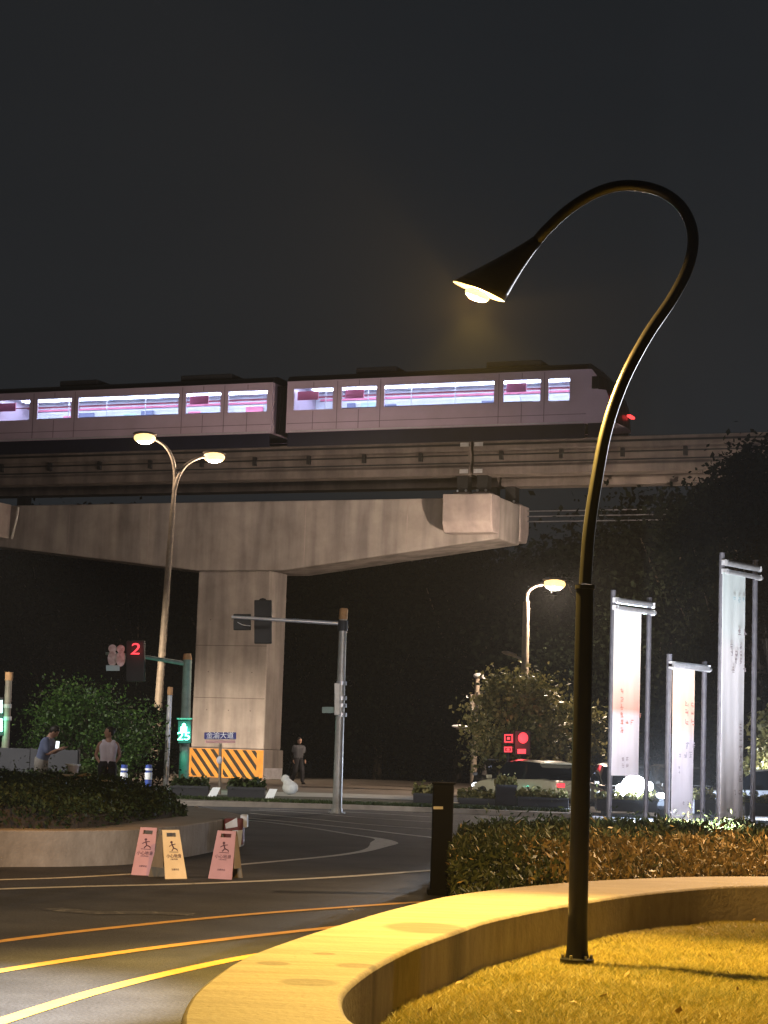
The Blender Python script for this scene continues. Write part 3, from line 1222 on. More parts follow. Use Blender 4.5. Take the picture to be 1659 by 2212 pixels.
def train_car(name, label, s0, s1, wins, front):
    r = thing(name, label, 'monorail car', ST((s0 + s1) / 2, TB, zbt), 'monorail train')
    t0, t1 = TT, TT + carW
    th = .07
    b = MB()
    wall_grid(b, s0, s1, zbodyB, zbodyT, t0, t0 + th, wins)
    wall_grid(b, s0, s1, zbodyB, zbodyT, t1 - th, t1, wins)
    e1 = s1
    b.stbox(s0, s0 + .06, t0 + th, t1 - th, zbodyB, zbodyT)
    b.stbox(s1 - .06, s1, t0 + th, t1 - th, zbodyB, zbodyT)
    b.build('body', 'train_body', r)
    # roof with rounded shoulders
    pr = [(0, 0), (.03, .10), (.16, .22), (.45, .30), (carW - .45, .30), (carW - .16, .22), (carW - .03, .10), (carW, 0)]
    b = MB()
    b.extr([ST(s0, t0 + t, zbodyT + z) for t, z in pr], A * (s1 - s0))
    b.build('roof', 'train_black', r, smooth=True)
    for q in ((.22, .36), (.66, .84)):
        b = MB()
        b.stbox(s0 + (s1 - s0) * q[0], s0 + (s1 - s0) * q[1], t0 + .5, t1 - .5, zbodyT + .30, zbodyT + .56)
        b.build('roof_unit', 'dark_grey', r, bevel=.06)
    # skirts down both sides of the beam, floor pan between
    b = MB()
    b.stbox(s0 + .08, s1 - .08, t0 + .02, t0 + .12, zskirt, zbodyB - .002)
    b.stbox(s0 + .08, s1 - .08, t1 - .12, t1 - .02, zskirt, zbodyB - .002)
    b.each('skirt', 'train_dark', r)
    b = MB()
    b.stbox(s0 + .08, s1 - .08, t0 + .12, t1 - .12, zbodyB + .02, zbodyB + .12)
    b.build('floor', 'dark_grey', r)
    b = MB()
    b.stbox(s0 + .15, s1 - .15, t0 - .012, t0 - .001, zbodyB + .03, zbodyB + .07)
    b.build('sill_trim', 'steel', r)
    # windows: rubber frame and pane
    for a, d in wins:
        f = MB()
        g_ = .045
        for (aa, dd, za, zb_) in ((a - g_, d + g_, zwb - g_, zwb), (a - g_, d + g_, zwt, zwt + g_), (a - g_, a, zwb, zwt), (d, d + g_, zwb, zwt)):
            f.stbox(aa, dd, t0 - .008, t0 - .001, za, zb_)
        w = f.build('window', 'train_body', r)
        p = MB()
        p.stbox(a, d, t0 + .02, t0 + .03, zwb, zwt)
        p.build('pane', 'glass', w)
    # door seams, a waist groove and panel joints
    ed = sorted(wins)
    mids = [(ed[i][1] + ed[i + 1][0]) / 2 for i in range(len(ed) - 1)]
    for a, d in ed:
        if 1.0 < d - a < 2.0:
            mids += [(a + d) / 2]
    for q in mids:
        b = MB()
        for za, zb_ in (((zbodyB + .1, zwb - .05), (zwt + .05, zbodyT - .05)) if any(a < q < d for a, d in ed) else ((zbodyB + .1, zbodyT - .05),)):
            b.stbox(q - .014, q + .014, t0 - .006, t0 + .02, za, zb_)
        b.each('door_seam', 'seam_grey', r)
    b = MB()
    b.stbox(s0 + .03, s1 - .03, t0 - .005, t0 + .02, zbodyB + .36, zbodyB + .385)
    b.build('waist_groove', 'seam_grey', r)
    # interior
    b = MB()
    b.stbox(s0 + .07, s1 - .07, t1 - th - .05, t1 - th - .01, zbodyB + .13, zbodyT - .02)
    b.stbox(s0 + .07, s1 - .07, t0 + th + .01, t1 - th - .06, zbodyT - .05, zbodyT - .02)
    b.each('lining', 'interior', r)
    b = MB()
    for q in (.42, 1.55):
        b.stbox(s0 + .4, s1 - .4, t0 + q, t0 + q + .38, zbodyT - .085, zbodyT - .052)
    b.each('ceiling_light', 'strip_light', r)
    hw = zwt - zwb
    tb = t1 - th - .06
    b = MB()
    b.stbox(s0 + .3, s1 - .3, tb - .05, tb - .02, zwb + .92 * hw, zwb + 1.02 * hw)
    b.build('poster_strip', 'pink', r)
    b = MB()
    b.tube([ST(s0 + .3, t0 + .55, zwb + .70 * hw), ST(s1 - .3, t0 + .55, zwb + .70 * hw)], .022, 6)
    b.tube([ST(s0 + .3, t0 + 2.2, zwb + 1.0 * hw), ST(s1 - .3, t0 + 2.2, zwb + 1.0 * hw)], .022, 6)
    b.each('grab_rail', 'rail_red', r)
    k = s0 + .5
    i = 0
    while k < s1 - .7:
        wd = random.uniform(.35, 1.0)
        b = MB()
        b.stbox(k, min(k + wd, s1 - .3), tb - .10 - .002 * (i % 3), tb - .06, zwb - .1, zwb + random.choice((.55, .66, .78)) * hw)
        b.build('wall_panel', random.choice(('seat_blue', 'mint', 'interior', 'seat_blue', 'pink', 'interior')), r)
        k += wd + random.choice((0.03, .25, .5))
        i += 1
    for (a, d) in wins:
        if d - a < 2.2 and random.random() < .75:
            b = MB()
            b.stbox(a + .02, a + (d - a) * .55, t0 + .30, t0 + .33, zwb + .52 * hw, zwb + .92 * hw)
            b.build('poster', 'pink', r)
    k = s0 + 1.3
    while k < s1 - .8:
        b = MB()
        b.tube([ST(k, t0 + 1.0, zbodyB + .12), ST(k, t0 + 1.0, zbodyT - .06)], .02, 6)
        b.build('grab_pole', 'steel', r)
        k += 1.9
    # benches along the near side, just under the windows
    b = MB()
    b.stbox(s0 + 2.2, s1 - 2.2, t0 + th + .02, t0 + .5, zbodyB + .13, zwb + .05)
    b.build('bench', 'seat_blue', r)
    return r


c1a, c1b = sx(620), sx(1268)
wf = [(sx(a), sx(d)) for a, d in ((635, 719), (738, 813), (830, 1067), (1087, 1167), (1184, 1230))]
cL = sx(1320) - c1a
front_car = train_car('monorail_car', 'rear monorail car with a red tail lamp and rounded cab end', c1a, c1b, wf, True)
c2b = sx(588)
c2a = c2b - cL * .98
wl_ = [(sx(a), sx(d)) for a, d in ((493, 577), (402, 477), (170, 386), (82, 155), (-20, 65))]
wl_ += [(sx(-64), sx(-36))]
train_car('monorail_car', 'second monorail car with lit windows above the two armed lamp', c2a, c2b, wl_, False)
# bellows between the cars
b = MB()
for k in range(6):
    q0 = c2b + .01 + (c1a - c2b - .02) * k / 6
    q1_ = c2b + .01 + (c1a - c2b - .02) * (k + .8) / 6
    b.stbox(q0, q1_, TT + .45, TT + carW - .45, zbodyB + .05, zbodyT - .1)
    b.stbox(q1_, c2b + .01 + (c1a - c2b - .02) * (k + 1) / 6, TT + .52, TT + carW - .52, zbodyB + .08, zbodyT - .14)
bl = b.build('gangway_bellows', 'train_black')
tag(bl, 'black folded gangway bellows joining the two monorail cars', 'bellows', 'monorail train')
# cab nose: side profile swept across the car, upper windscreen set back
b = MB()
cs0 = c1b
zA = zbodyT
hh = zbodyT - zbodyB
nose = [(cs0, zbodyB), (sx(1322), zbodyB + .02), (sx(1318), zbodyB + .40 * hh), (sx(1309), zbodyB + .60 * hh), (sx(1292), zbodyB + .62 * hh), (sx(1288), zbodyB + .88 * hh), (sx(1277), zbodyT - .01), (cs0, zbodyT)]
vs = []
K2 = 7
for i in range(K2):
    u_ = i / (K2 - 1)
    tt = TT + carW * u_
    bulge = .22 * (1 - (2 * u_ - 1) ** 2)
    vs += [ST(s + (bulge if j not in (0, len(nose) - 1) else 0), tt, z) for j, (s, z) in enumerate(nose)]
nn = len(nose)
fs = [tuple(range(nn)), tuple(range((K2 - 1) * nn, K2 * nn))]
for i in range(K2 - 1):
    for j in range(nn):
        fs.append((i * nn + j, i * nn + (j + 1) % nn, (i + 1) * nn + (j + 1) % nn, (i + 1) * nn + j))
b.add(vs, fs)
cabnose = b.build('cab_nose', 'train_body', front_car)
for f_ in cabnose.data.polygons:
    pass
cabnose.data.materials.append(MT['train_black'])
for f_ in cabnose.data.polygons:
    if abs(f_.normal.dot(A)) > .35:
        f_.material_index = 1
b = MB()
b.stbox(sx(1278), sx(1293), TT - .012, TT - .002, zbodyB + .63 * hh, zbodyB + .86 * hh)
b.build('cab_side_window', 'car_glass', front_car)
b = MB()
b.stbox(cs0 + .05, sx(1318), TT + .02, TT + .12, zskirt + .02, zbodyB - .002)
b.stbox(cs0 + .05, sx(1318), TT + carW - .12, TT + carW - .02, zskirt + .02, zbodyB - .002)
b.each('nose_skirt', 'train_dark', front_car)
for (pxx, pyy, tt) in ((1328, 850, .45), (1354, 901, 1.7)):
    s_, z_ = T(pxx, pyy, TT + tt)
    s_ = sx(1316) + .16 + .1 * tt
    b = MB()
    b.stbox(s_, s_ + .16, TT + tt - .32, TT + tt + .32, z_ - .045, z_ + .045)
    b.build('tail_light', 'red_lamp', front_car, bevel=.02)

# ================================================================== STREET LAMPS IN THE DISTANCE
WARM = (1, .72, .40)


def cobra_head(parent, pos, d, power, glow, halo=True, spot=True, aim=(0, 0, -1), angle=150):
    """a lantern: housing on top, glowing bowl below"""
    d = Vector(d).normalized()
    R = Matrix((d, Vector((0, 0, 1)).cross(d).normalized(), Vector((0, 0, 1)))).transposed()
    b = MB()
    b.sphere(pos + Vector((0, 0, .09)), .36, 12, 8, (1.25, .62, .28), R)
    h = b.build('lantern', 'galv_warm', parent, smooth=True)
    b = MB()
    b.sphere(pos - Vector((0, 0, .06)), .36, 14, 9, (1.12, .85, .62), R)
    b.build('bulb', 'warm_white_bulb', parent, smooth=True)
    if spot:
        lamp('SPOT', 'lamp_light', pos - Vector((0, 0, .28)), power, WARM, parent, .14, aim, angle, .5)
    if halo:
        lamp('POINT', 'lamp_glow', pos - Vector((0, 0, .40)), glow, (1, .76, .55), parent, .12)


YD = 73
pb_, pt_ = P(330, 1695, YD), P(373, 1100, YD)
pb_.z = 0
dl = thing('double_arm_lamp', 'tall tan street lamp with two curved arms in front of the pier', 'street lamp', pb_, 'tall road street lamps')
b = MB()
jn = pb_.lerp(pt_, 1.0)
b.tube([pb_, pb_.lerp(pt_, .5), pt_], [.17, .135, .10], 14)
b.build('pole', 'galv_warm', dl, smooth=True)
b = MB()
b.tube([pb_, pb_ + Vector((0, 0, .25))], [.26, .22], 14)
b.build('base', 'galv_warm', dl, smooth=True)
la_ = catmull([P(373, 1100, YD), P(378, 1030, YD), P(372, 990, YD - .2), P(355, 962, YD - .4), P(328, 945, YD - .6)], 6)
ra_ = catmull([P(376, 1060, YD), P(386, 1028, YD), P(402, 1005, YD + .2), P(425, 991, YD + .4), P(447, 986, YD + .6)], 6)
for pts in (la_, ra_):
    b = MB()
    b.tube(pts, [.085 - .04 * i / len(pts) for i in range(len(pts))], 10)
    b.build('arm', 'galv_warm', dl, smooth=True)
cobra_head(dl, P(313, 943, YD - .7), (-1, -.2, 0), 40, 400)
cobra_head(dl, P(463, 984, YD + .7), (1, .2, 0), 40, 540)

YR = 72
rb = P(1130, 1660, YR)
rb.z = gz(rb.x, rb.y)
rl = thing('single_arm_lamp', 'yellow lit street lamp with one glowing arm above the olive tree', 'street lamp', rb, 'tall road street lamps')
rt = P(1137, 1300, YR)
b = MB()
b.tube([rb, rt], [.16, .12], 12)
b.build('pole', 'galv_warm', rl, smooth=True)
b = MB()
b.tube(catmull([rt, P(1140, 1280, YR), P(1152, 1268, YR), P(1170, 1262, YR), P(1186, 1259, YR)], 5), .06, 8)
b.build('arm', 'galv_warm', rl, smooth=True)
cobra_head(rl, P(1198, 1258, YR), (1, 0, 0), 60, 5600)
b = MB()
b.tube([P(1132, 1428, YR), P(1118, 1420, YR), P(1108, 1416, YR)], .05, 8)
b.build('side_arm', 'galv_warm', rl, smooth=True)
b = MB()
b.sphere(P(1100, 1412, YR), .26, 12, 8, (1.1, .6, .3), Matrix.Rotation(radians(12), 3, 'Y'))
b.build('side_lantern', 'galv_warm', rl, smooth=True)

# unseen copies added beyond the frame, aimed as fill at pier, train, wall, people
x1 = dup(dl, (-17.5, 57, 0), radians(60), 'unseen two armed lamp added at left to light the pier column')
x2 = dup(dl, (25, 58, -.34), radians(-50), 'unseen two armed lamp added at right to light the train')
x3 = dup(dl, (-13.5, 16.5, 0), radians(20), 'unseen two armed lamp added at left to light the island wall')
x4 = dup(dl, (-17, 34, 0), radians(75), 'unseen two armed lamp added to light the two people and the bush')
for xx, pw, colr, aim_at, an, bl_ in ((x1, 78000, (1, .80, .58), (-6.3, 84, -2.4), 28, 1.0), (x2, 2900, (.96, .90, 1), (-6, 82, 14), 52, .8), (x3, 7500, (1, .50, .16), (-6.0, 24.5, .3), 30, .9), (x4, 26000, (1, .93, .84), (-8.4, 50, 1.3), 44, .9)):
    for ch in list(xx.children):
        if ch.type == 'LIGHT' and ch.data.type == 'SPOT':
            ch.data = ch.data.copy()
            ch.data.energy = pw
            ch.data.color = colr
            ch.data.spot_size = radians(an)
            ch.data.spot_blend = bl_
            Rz = xx.rotation_euler.to_matrix()
            wp = xx.location + Rz @ ch.location
            ch.rotation_quaternion = (Rz.inverted() @ (Vector(aim_at) - wp)).to_track_quat('-Z', 'Y')
        elif ch.type == 'LIGHT':
            bpy.data.objects.remove(ch)

# ================================================================== TRAFFIC SIGNAL WITH AN ARM, SEEN FROM BEHIND
YT = 47.5
tb_ = G(728, 1757)
YT = tb_.y
ts = thing('traffic_signal', 'steel mast with arm holding two dark signal boxes seen from behind', 'traffic signal', tb_)
tp_ = P(741, 1338, YT)
b = MB()
b.tube([tb_, tb_.lerp(tp_, .45), tp_], [.115, .105, .092], 16)
b.build('mast', 'galv', ts, smooth=True)
b = MB()
b.tube([tb_, tb_ + Vector((0, 0, .03)), tb_ + Vector((0, 0, .031)), tb_ + Vector((0, 0, .12))], [.2, .2, .14, .13], 14)
b.build('base_plate', 'galv', ts, smooth=True)
ct = P(743, 1314, YT)
b = MB()
b.tube([tp_ + Vector((0, 0, .002)), ct - Vector((0, 0, .03)), ct], [.105, .105, .08], 16)
b.build('cap', 'tan_cap', ts, smooth=True)
b = MB()
b.tube([tp_ - Vector((0, 0, .28)), tp_ - Vector((0, 0, .03))], .125, 16)
b.build('clamp', 'dark_grey', ts, smooth=True)
a0, a1 = P(725, 1346, YT), P(500, 1333, YT - .3)
b = MB()
b.tube([P(738, 1347, YT), a0, a1], [.055, .05, .035], 10)
b.build('arm', 'steel', ts, smooth=True)


def pxbox(b, x0, y0, x1, y1, Y, depth):
    p = [P(x0, y1, Y), P(x1, y1, Y), P(x1, y0, Y), P(x0, y0, Y)]
    q = [v + Vector((0, depth, 0)) for v in p]
    b.hexa([p[0], p[1], q[1], q[0], p[3], p[2], q[2], q[3]])


b = MB()
pxbox(b, 549, 1296, 587, 1390, YT + .10, .16)
sg_ = b.build('signal_box', 'dark', ts, bevel=.02)
b = MB()
for k in range(3):
    c = P(567, 1312 + 31 * k, YT + .26)
    b.tube([c + Vector((0, .005, .1)), c + Vector((0, .25, .07))], [.13, .11], 12)
b.each('visor', 'dark', sg_, smooth=True)
b = MB()
pxbox(b, 504, 1326, 542, 1361, YT + .08, .14)
b.build('countdown_box', 'dark', ts, bevel=.02)
b = MB()
b.tube(catmull([P(513, 1344, YT + .04), P(525, 1350, YT + .03), P(541, 1352, YT + .05)], 5), .008, 6)
b.build('cable_loop', 'steel', ts)
# pedestrian signal on the mast, edge on
b = MB()
pxbox(b, 722, 1475, 735, 1545, YT - .12, .26)
ps = b.build('pedestrian_signal', 'galv', ts, bevel=.015)
b = MB()
pxbox(b, 696, 1527, 722, 1540, YT + .0, .12)
b.build('visor', 'green_pole', ps)
b = MB()
for y_ in (1476, 1508, 1524, 1544):
    q = P(738, y_, YT)
    b.tube([q - Vector((0, 0, .045)), q + Vector((0, 0, .045))], .125, 16)
b.each('band', 'steel', ts, smooth=True)

# ================================================================== FAR LEFT TRAFFIC SIGNAL (green pole, red digit, green walk light)
YG = 64
gb = P(396, 1700, YG)
gb.z = 0
tg = thing('traffic_signal', 'green grey signal mast beside the pier with a red digit and a green walk light', 'traffic signal', gb)
gt = P(405, 1425, YG)
b = MB()
b.tube([gb, gt], [.17, .14], 14)
b.build('mast', 'green_pole', tg, smooth=True)
b = MB()
b.tube([gt + Vector((0, 0, .003)), P(405, 1412, YG)], [.15, .12], 14)
b.build('cap', 'tan_cap', tg, smooth=True)
b = MB()
b.tube([P(403, 1434, YG), P(300, 1417, YG - .3), P(228, 1412, YG - .5)], [.075, .06, .045], 10)
b.build('arm', 'green_pole', tg, smooth=True)
b = MB()
pxbox(b, 272, 1384, 312, 1472, YG - .85, .3)
sb_ = b.build('signal_box', 'dark', tg, bevel=.02)
text('2', .52, P(293, 1403, YG - .87), (1, 0, .02), (.12, 0, 1), 'digit', 'red_led', sb_, .02, 1.25)
lamp('POINT', 'lamp_glow', P(293, 1403, YG - 1.1), 5, (1, .06, .06), tg, .12)
for k, (cx, cy) in enumerate(((243, 1408), (261, 1409))):
    b = MB()
    Yp = YG - .75 - .03 * k
    c = P(cx, cy - 7, Yp)
    b.lathe([(.001, -.02), (.13, -.02), (.13, .02), (.001, .02)], 16, c, Matrix.Rotation(radians(90), 3, 'X'))
    c = P(cx, cy + 14, Yp)
    b.lathe([(.001, -.018), (.19, -.018), (.19, .018), (.001, .018)], 16, c, Matrix.Rotation(radians(90), 3, 'X') @ Matrix.Diagonal((.8, 1.3, 1)))
    b.each('plaque', 'plaque', tg)
b = MB()
pxbox(b, 229, 1437, 258, 1449, YG - .8, .04)
b.build('name_plate', 'mint', tg)
b = MB()
pxbox(b, 384, 1556, 413, 1606, YG - .45, .26)
wb_ = b.build('walk_signal', 'dark', tg, bevel=.02)
b = MB()
c = P(397, 1573, YG - .47)
b.sphere(c + Vector((0, 0, .10)), .06, 8, 6, (1, .3, 1))
b.box(c - Vector((0, 0, .05)), (.2, .03, .2))
b.build('walking_figure', 'green_lamp', wb_)
text('25', .36, P(397, 1591, YG - .47), (1, 0, .03), (0, 0, 1), 'digit', 'green_lamp', wb_, .02, 1.2)
b = MB()
pxbox(b, 382, 1551, 415, 1554, YG - .6, .4)
b.build('hood', 'green_pole', wb_)
lamp('POINT', 'lamp_glow', P(397, 1582, YG - .75), 90, (.06, .85, .55), tg, .12)

# another signal mast cut by the left edge of the frame
YE = 52
eb = P(10, 1640, YE)
eb.z = 0
te = thing('traffic_signal', 'tan capped signal mast at the far left edge above the dark hoarding', 'traffic signal', eb)
et = P(19, 1470, YE)
b = MB()
b.tube([eb, et], [.105, .09], 14)
b.build('mast', 'galv_warm', te, smooth=True)
b = MB()
b.tube([et + Vector((0, 0, .002)), P(20, 1452, YE)], .105, 14)
b.build('cap', 'tan_cap', te, smooth=True)
b = MB()
for y_ in (1525, 1552):
    q = P(15.5, y_, YE)
    b.tube([q - Vector((0, 0, .05)), q + Vector((0, 0, .05))], .12, 14)
b.each('band', 'galv', te, smooth=True)
b = MB()
pxbox(b, -22, 1506, 8, 1590, YE - .1, .25)
w_ = b.build('walk_signal', 'dark', te, bevel=.02)
b = MB()
pxbox(b, -16, 1512, 6, 1540, YE - .125, .02)
b.build('white_lens', 'white_plastic', w_)
b = MB()
pxbox(b, -16, 1552, 5, 1580, YE - .125, .02)
b.build('green_lens', 'green_lamp', w_)
lamp('POINT', 'lamp_glow', P(-8, 1566, YE - .4), 25, (.06, .85, .5), te, .1)

# plain grey post beside the double lamp
yq = 58
q0 = P(358, 1700, yq)
pp = thing('signal_post', 'slim pale grey post with rusty top right of the two armed lamp', 'post', (q0.x, q0.y, 0))
b = MB()
b.tube([(q0.x, q0.y, 0), P(367, 1502, yq)], [.085, .07], 12)
b.build('shaft', 'steel', pp, smooth=True)
b = MB()
b.tube([P(367, 1501, yq), P(368, 1484, yq)], .08, 12)
b.build('cap', 'tan_cap', pp, smooth=True)
b = MB()
b.box((q0.x - .35, q0.y, .07), (1.1, .5, .14))
b.build('footing', 'kerb', pp, bevel=.02)

# ================================================================== STREET NAME SIGN
yn = 58
n0 = P(474, 1725, yn)
ns = thing('street_name_sign', 'dark blue street name plate on a post in front of the striped pier base', 'sign', (n0.x, n0.y, 0))
b = MB()
b.tube([(n0.x, n0.y, 0), P(476, 1606, yn)], .045, 10)
b.build('post', 'galv_warm', ns, smooth=True)
b = MB()
pxbox(b, 441, 1582, 510, 1597, yn - .03, .06)
pl_ = b.build('plate', 'blue_plate', ns, bevel=.01)
b = MB()
pxbox(b, 443, 1599, 508, 1605, yn - .03, .06)
b.build('lower_plate', 'sign_pink', ns, bevel=.01)
text('金渝大道', .20, P(475, 1589.5, yn - .035), right, (0, 0, 1), 'lettering', 'white_print', pl_)
b = MB()
q = P(474, 1642, yn - .06)
b.sphere(q, .09, 8, 6, (1, .5, 1.3))
b.build('tag_bundle', 'whitewash', ns)


# ================================================================== PLANTER BOXES NEAR THE PIER
def planter_box(x0, x1, ytop, ybot, label, Y=None, end=True, leaf='hedge_left', group='planter boxes along the far kerb', h=None, dens=900):
    p0, p1 = G((x0 + x1) / 2, ybot, .11), None
    Y = Y or p0.y
    a = P(x0, (ytop + ybot) / 2, Y)
    c = P(x1, (ytop + ybot) / 2, Y)
    zt = P((x0 + x1) / 2, ytop, Y).z
    zb = max(gz((a.x + c.x) / 2, Y) - .05, .1 if Y > 51 and a.x < 5 else 0)
    zb = .1
    r = thing('planter_box', label, 'planter', ((a.x + c.x) / 2, Y, zb), group)
    w = c.x - a.x
    m = Vector(((a.x + c.x) / 2, Y + .3, (zt + zb) / 2))
    hh_ = zt - zb
    b = MB()
    for dx, dy, sx_, sy_ in ((0, -.28, w, .04), (0, .28, w, .04), (-w / 2 + .02, 0, .04, .52), (w / 2 - .02, 0, .04, .52)):
        b.box(m + Vector((dx, dy, 0)), (sx_, sy_, hh_))
    b.box(m + Vector((0, 0, hh_ / 2 - .08)), (w - .082, .518, .04))
    b.build('trough', 'planter_box', r, bevel=.008)
    b = MB()
    b.box(m + Vector((0, -.31, hh_ / 2 - .04)), (w + .02, .018, .06))
    b.build('rim', 'dark_grey', r)
    if end:
        b = MB()
        e0, e1 = Vector((c.x, Y - .02, zb)), Vector((c.x + .14, Y - .02, zt - .02))
        b.extr([e0 + Vector((.01, -.25, 0)), e0 + Vector((.24, -.25, 0)), e1 + Vector((.22, -.25, 0)), e1 + Vector((.01, -.25, 0))], (0, .04, 0))
        b.build('end_panel', 'white_plastic', r)
    cpt = np.stack([RNG.uniform(-w / 2, w / 2, dens), RNG.uniform(-.28, .28, dens), np.abs(RNG.normal(0, .12, dens))], 1) + np.array([m.x, m.y, zt - .06])
    f = bigmesh('foliage', leaf_quads(cpt, .14), 4, leaf, r, rootloc(r))
    tag(f, kind='stuff')
    return r


planter_box(369, 449, 1697, 1727, 'dark planter box with low plants left of the street name post', 55)
planter_box(491, 571, 1700, 1733, 'dark planter box with low plants right of the street name post', 54)
planter_box(893, 962, 1714, 1742, 'dark planter box with olive plants behind the black bollard', 56, False, 'leaf_olive')
planter_box(990, 1072, 1724, 1748, 'long dark planter box just right of the black bollard', 56, False, 'leaf_olive')
planter_box(1072, 1116, 1695, 1750, 'taller dark planter box between two long ones at right', 55.6, False, 'leaf_olive', dens=500)
planter_box(1118, 1228, 1722, 1756, 'long dark planter box left of the black lamp post', 55, False, 'leaf_olive')
planter_box(1290, 1420, 1728, 1760, 'dark planter box below the dazzling white headlight', 54, False, 'leaf_olive')
planter_box(1500, 1545, 1728, 1762, 'short dark planter box left of the tallest banner', 54, False, 'leaf_olive')
planter_box(1610, 1720, 1735, 1765, 'dark planter box in front of the white car', 54, False, 'leaf_olive')

# ================================================================== LEFT PLANTER ISLAND
front_px = [(-420, 1876), (-200, 1876), (0, 1873), (150, 1872), (285, 1867), (380, 1855), (450, 1842), (488, 1832)]
of = [tuple(G(x, y).xy) for x, y in front_px]
bz = [(-2.17, 30.9)] + [tuple(G(x, y, WALL_Z).xy) for x, y in ((530, 1764), (505, 1756), (470, 1750), (430, 1744))]
last = Vector(bz[-1])
ob = bz + [(last.x - 2, last.y + 2.2), (last.x - 5, last.y + 4.4), (-14, 44.5)]
oc2 = catmull([(x, y, 0) for x, y in of + ob], 6)


def inset(line, d):
    out = []
    for i, p in enumerate(line):
        t = (line[min(i + 1, len(line) - 1)] - line[max(i - 1, 0)])
        t.z = 0
        t.normalize()
        out.append(p + Vector((-t.y, t.x, 0)) * d)
    return out


def island_inner(d):
    C_ = Vector((-3.6, 31.6, 0))
    out = []
    for o_, i_ in zip(oc2, inset(oc2, d)):
        w = smooth01(-3.6, -2.7, o_.x)
        out.append(i_.lerp(C_ + (o_ - C_) * (.42 if d < .65 else .40), w))
    return out


ic2 = island_inner(.62)
ring_wall('planter_wall', oc2, ic2, -.05, WALL_Z, 'wall', 'pale rendered wall of the left island with a rounded tip by the caution signs', 'wall')
soil_poly = [(p.x, p.y) for p in ic2] + [(-14, 30)]
b = MB()
b.add([Vector((x, y, .38)) for x, y in soil_poly], [tuple(range(len(soil_poly)))])
tag(b.build('island_soil', 'ground'), kind='structure')


def hedge(name, label, poly, top, z0, n, leafsize, m, bias=.75, xr=None, yr=None, split=None, aspect=.55, upright=0):
    xs_ = [p[0] for p in poly]
    ys_ = [p[1] for p in poly]
    r = thing(name, label, 'hedge', (sum(xs_) / len(xs_), sum(ys_) / len(ys_), z0))
    xy = np.stack([RNG.uniform(*(xr or (min(xs_), max(xs_))), n), RNG.uniform(*(yr or (min(ys_), max(ys_))), n)], 1)
    xy = xy[inpoly(xy, poly)]
    zt = np.array([top(x, y) for x, y in xy])
    bump = .05 * np.sin(xy[:, 0] * 5.1 + 2 * np.sin(xy[:, 1] * 2.2)) + .05 * np.sin(xy[:, 1] * 4.3 + xy[:, 0] * 1.7) + RNG.normal(0, .03, len(xy)) + np.where(RNG.uniform(size=len(xy)) < .05, RNG.exponential(.07, len(xy)), 0)
    u_ = RNG.uniform(0, 1, len(xy)) ** (1 - bias)
    z = z0 + (np.maximum(.08, zt - z0 + bump)) * u_
    C3 = np.stack([xy[:, 0], xy[:, 1], z], 1)
    sets = [('foliage', m, np.ones(len(C3), bool))]
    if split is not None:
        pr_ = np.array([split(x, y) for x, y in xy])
        lamplit = RNG.uniform(size=len(C3)) < pr_
        sets = [('foliage', m, ~lamplit), ('lamplit_foliage', 'hedge_lamplit', lamplit)]  # golden leaves stand in for the lamplit part of the hedge
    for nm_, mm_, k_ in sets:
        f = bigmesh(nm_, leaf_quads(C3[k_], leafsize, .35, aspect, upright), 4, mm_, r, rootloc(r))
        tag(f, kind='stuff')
    # woody core that keeps the light from leaking through
    b = MB()
    pc = [Vector((x, y, z0 - .02)) for x, y in poly]
    cx_, cy_ = r.location.x, r.location.y
    lo_ = [Vector((cx_ + (p.x - cx_) * .96, cy_ + (p.y - cy_) * .96, z0 - .02)) for p in pc]
    hi_ = [Vector((cx_ + (p.x - cx_) * .93, cy_ + (p.y - cy_) * .93, z0 + max(.05, (top(p.x, p.y) - z0) * .72))) for p in pc]
    q = len(pc)
    b.add(lo_ + hi_, [(i, (i + 1) % q, q + (i + 1) % q, q + i) for i in range(q)] + [tuple(range(q, 2 * q))])
    b.build('branches', 'bark', r)
    return r


ip = island_inner(.36)
hp = [(p.x, p.y) for p in ip if p.x > -9.5] + [(-9.5, 33)]


def top_left(x, y):
    e = min(1, max(0, (-2.9 - x) / 1.9))
    return .46 + .08 + .33 * (e ** .75)


hedge('clipped_hedge', 'dark green clipped hedge filling the left planter island', hp, top_left, .38, 230000, .06, 'hedge_left', .62)

# red and white reflective barrier blocks at the island tip
cbp = G(515, 1834)
cr1 = thing('crash_barrier', 'red and white reflective barrier block at the tip of the island wall', 'barrier', (cbp.x, cbp.y, 0))
yb_ = cbp.y - .25
b = MB()
pxbox(b, 483, 1768, 524, 1826, yb_ + .02, .5)
b.build('shell', 'dark_red', cr1, bevel=.03)
b = MB()
p = [P(x, y, yb_ - .005) for x, y in ((486, 1780), (512, 1766), (513, 1786), (488, 1790))]
b.extr(p, (0, .02, 0))
b.build('reflector', 'white_plastic', cr1)
b = MB()
p = [P(x, y, yb_ - .008) for x, y in ((502, 1794), (524, 1793), (520, 1829), (511, 1830))]
b.extr(p, (0, .02, 0))
b.build('reflector', 'white_plastic', cr1)
b = MB()
pxbox(b, 519, 1760, 534, 1788, yb_ + .2, .25)
b.build('reflector', 'white_plastic', cr1, bevel=.01)


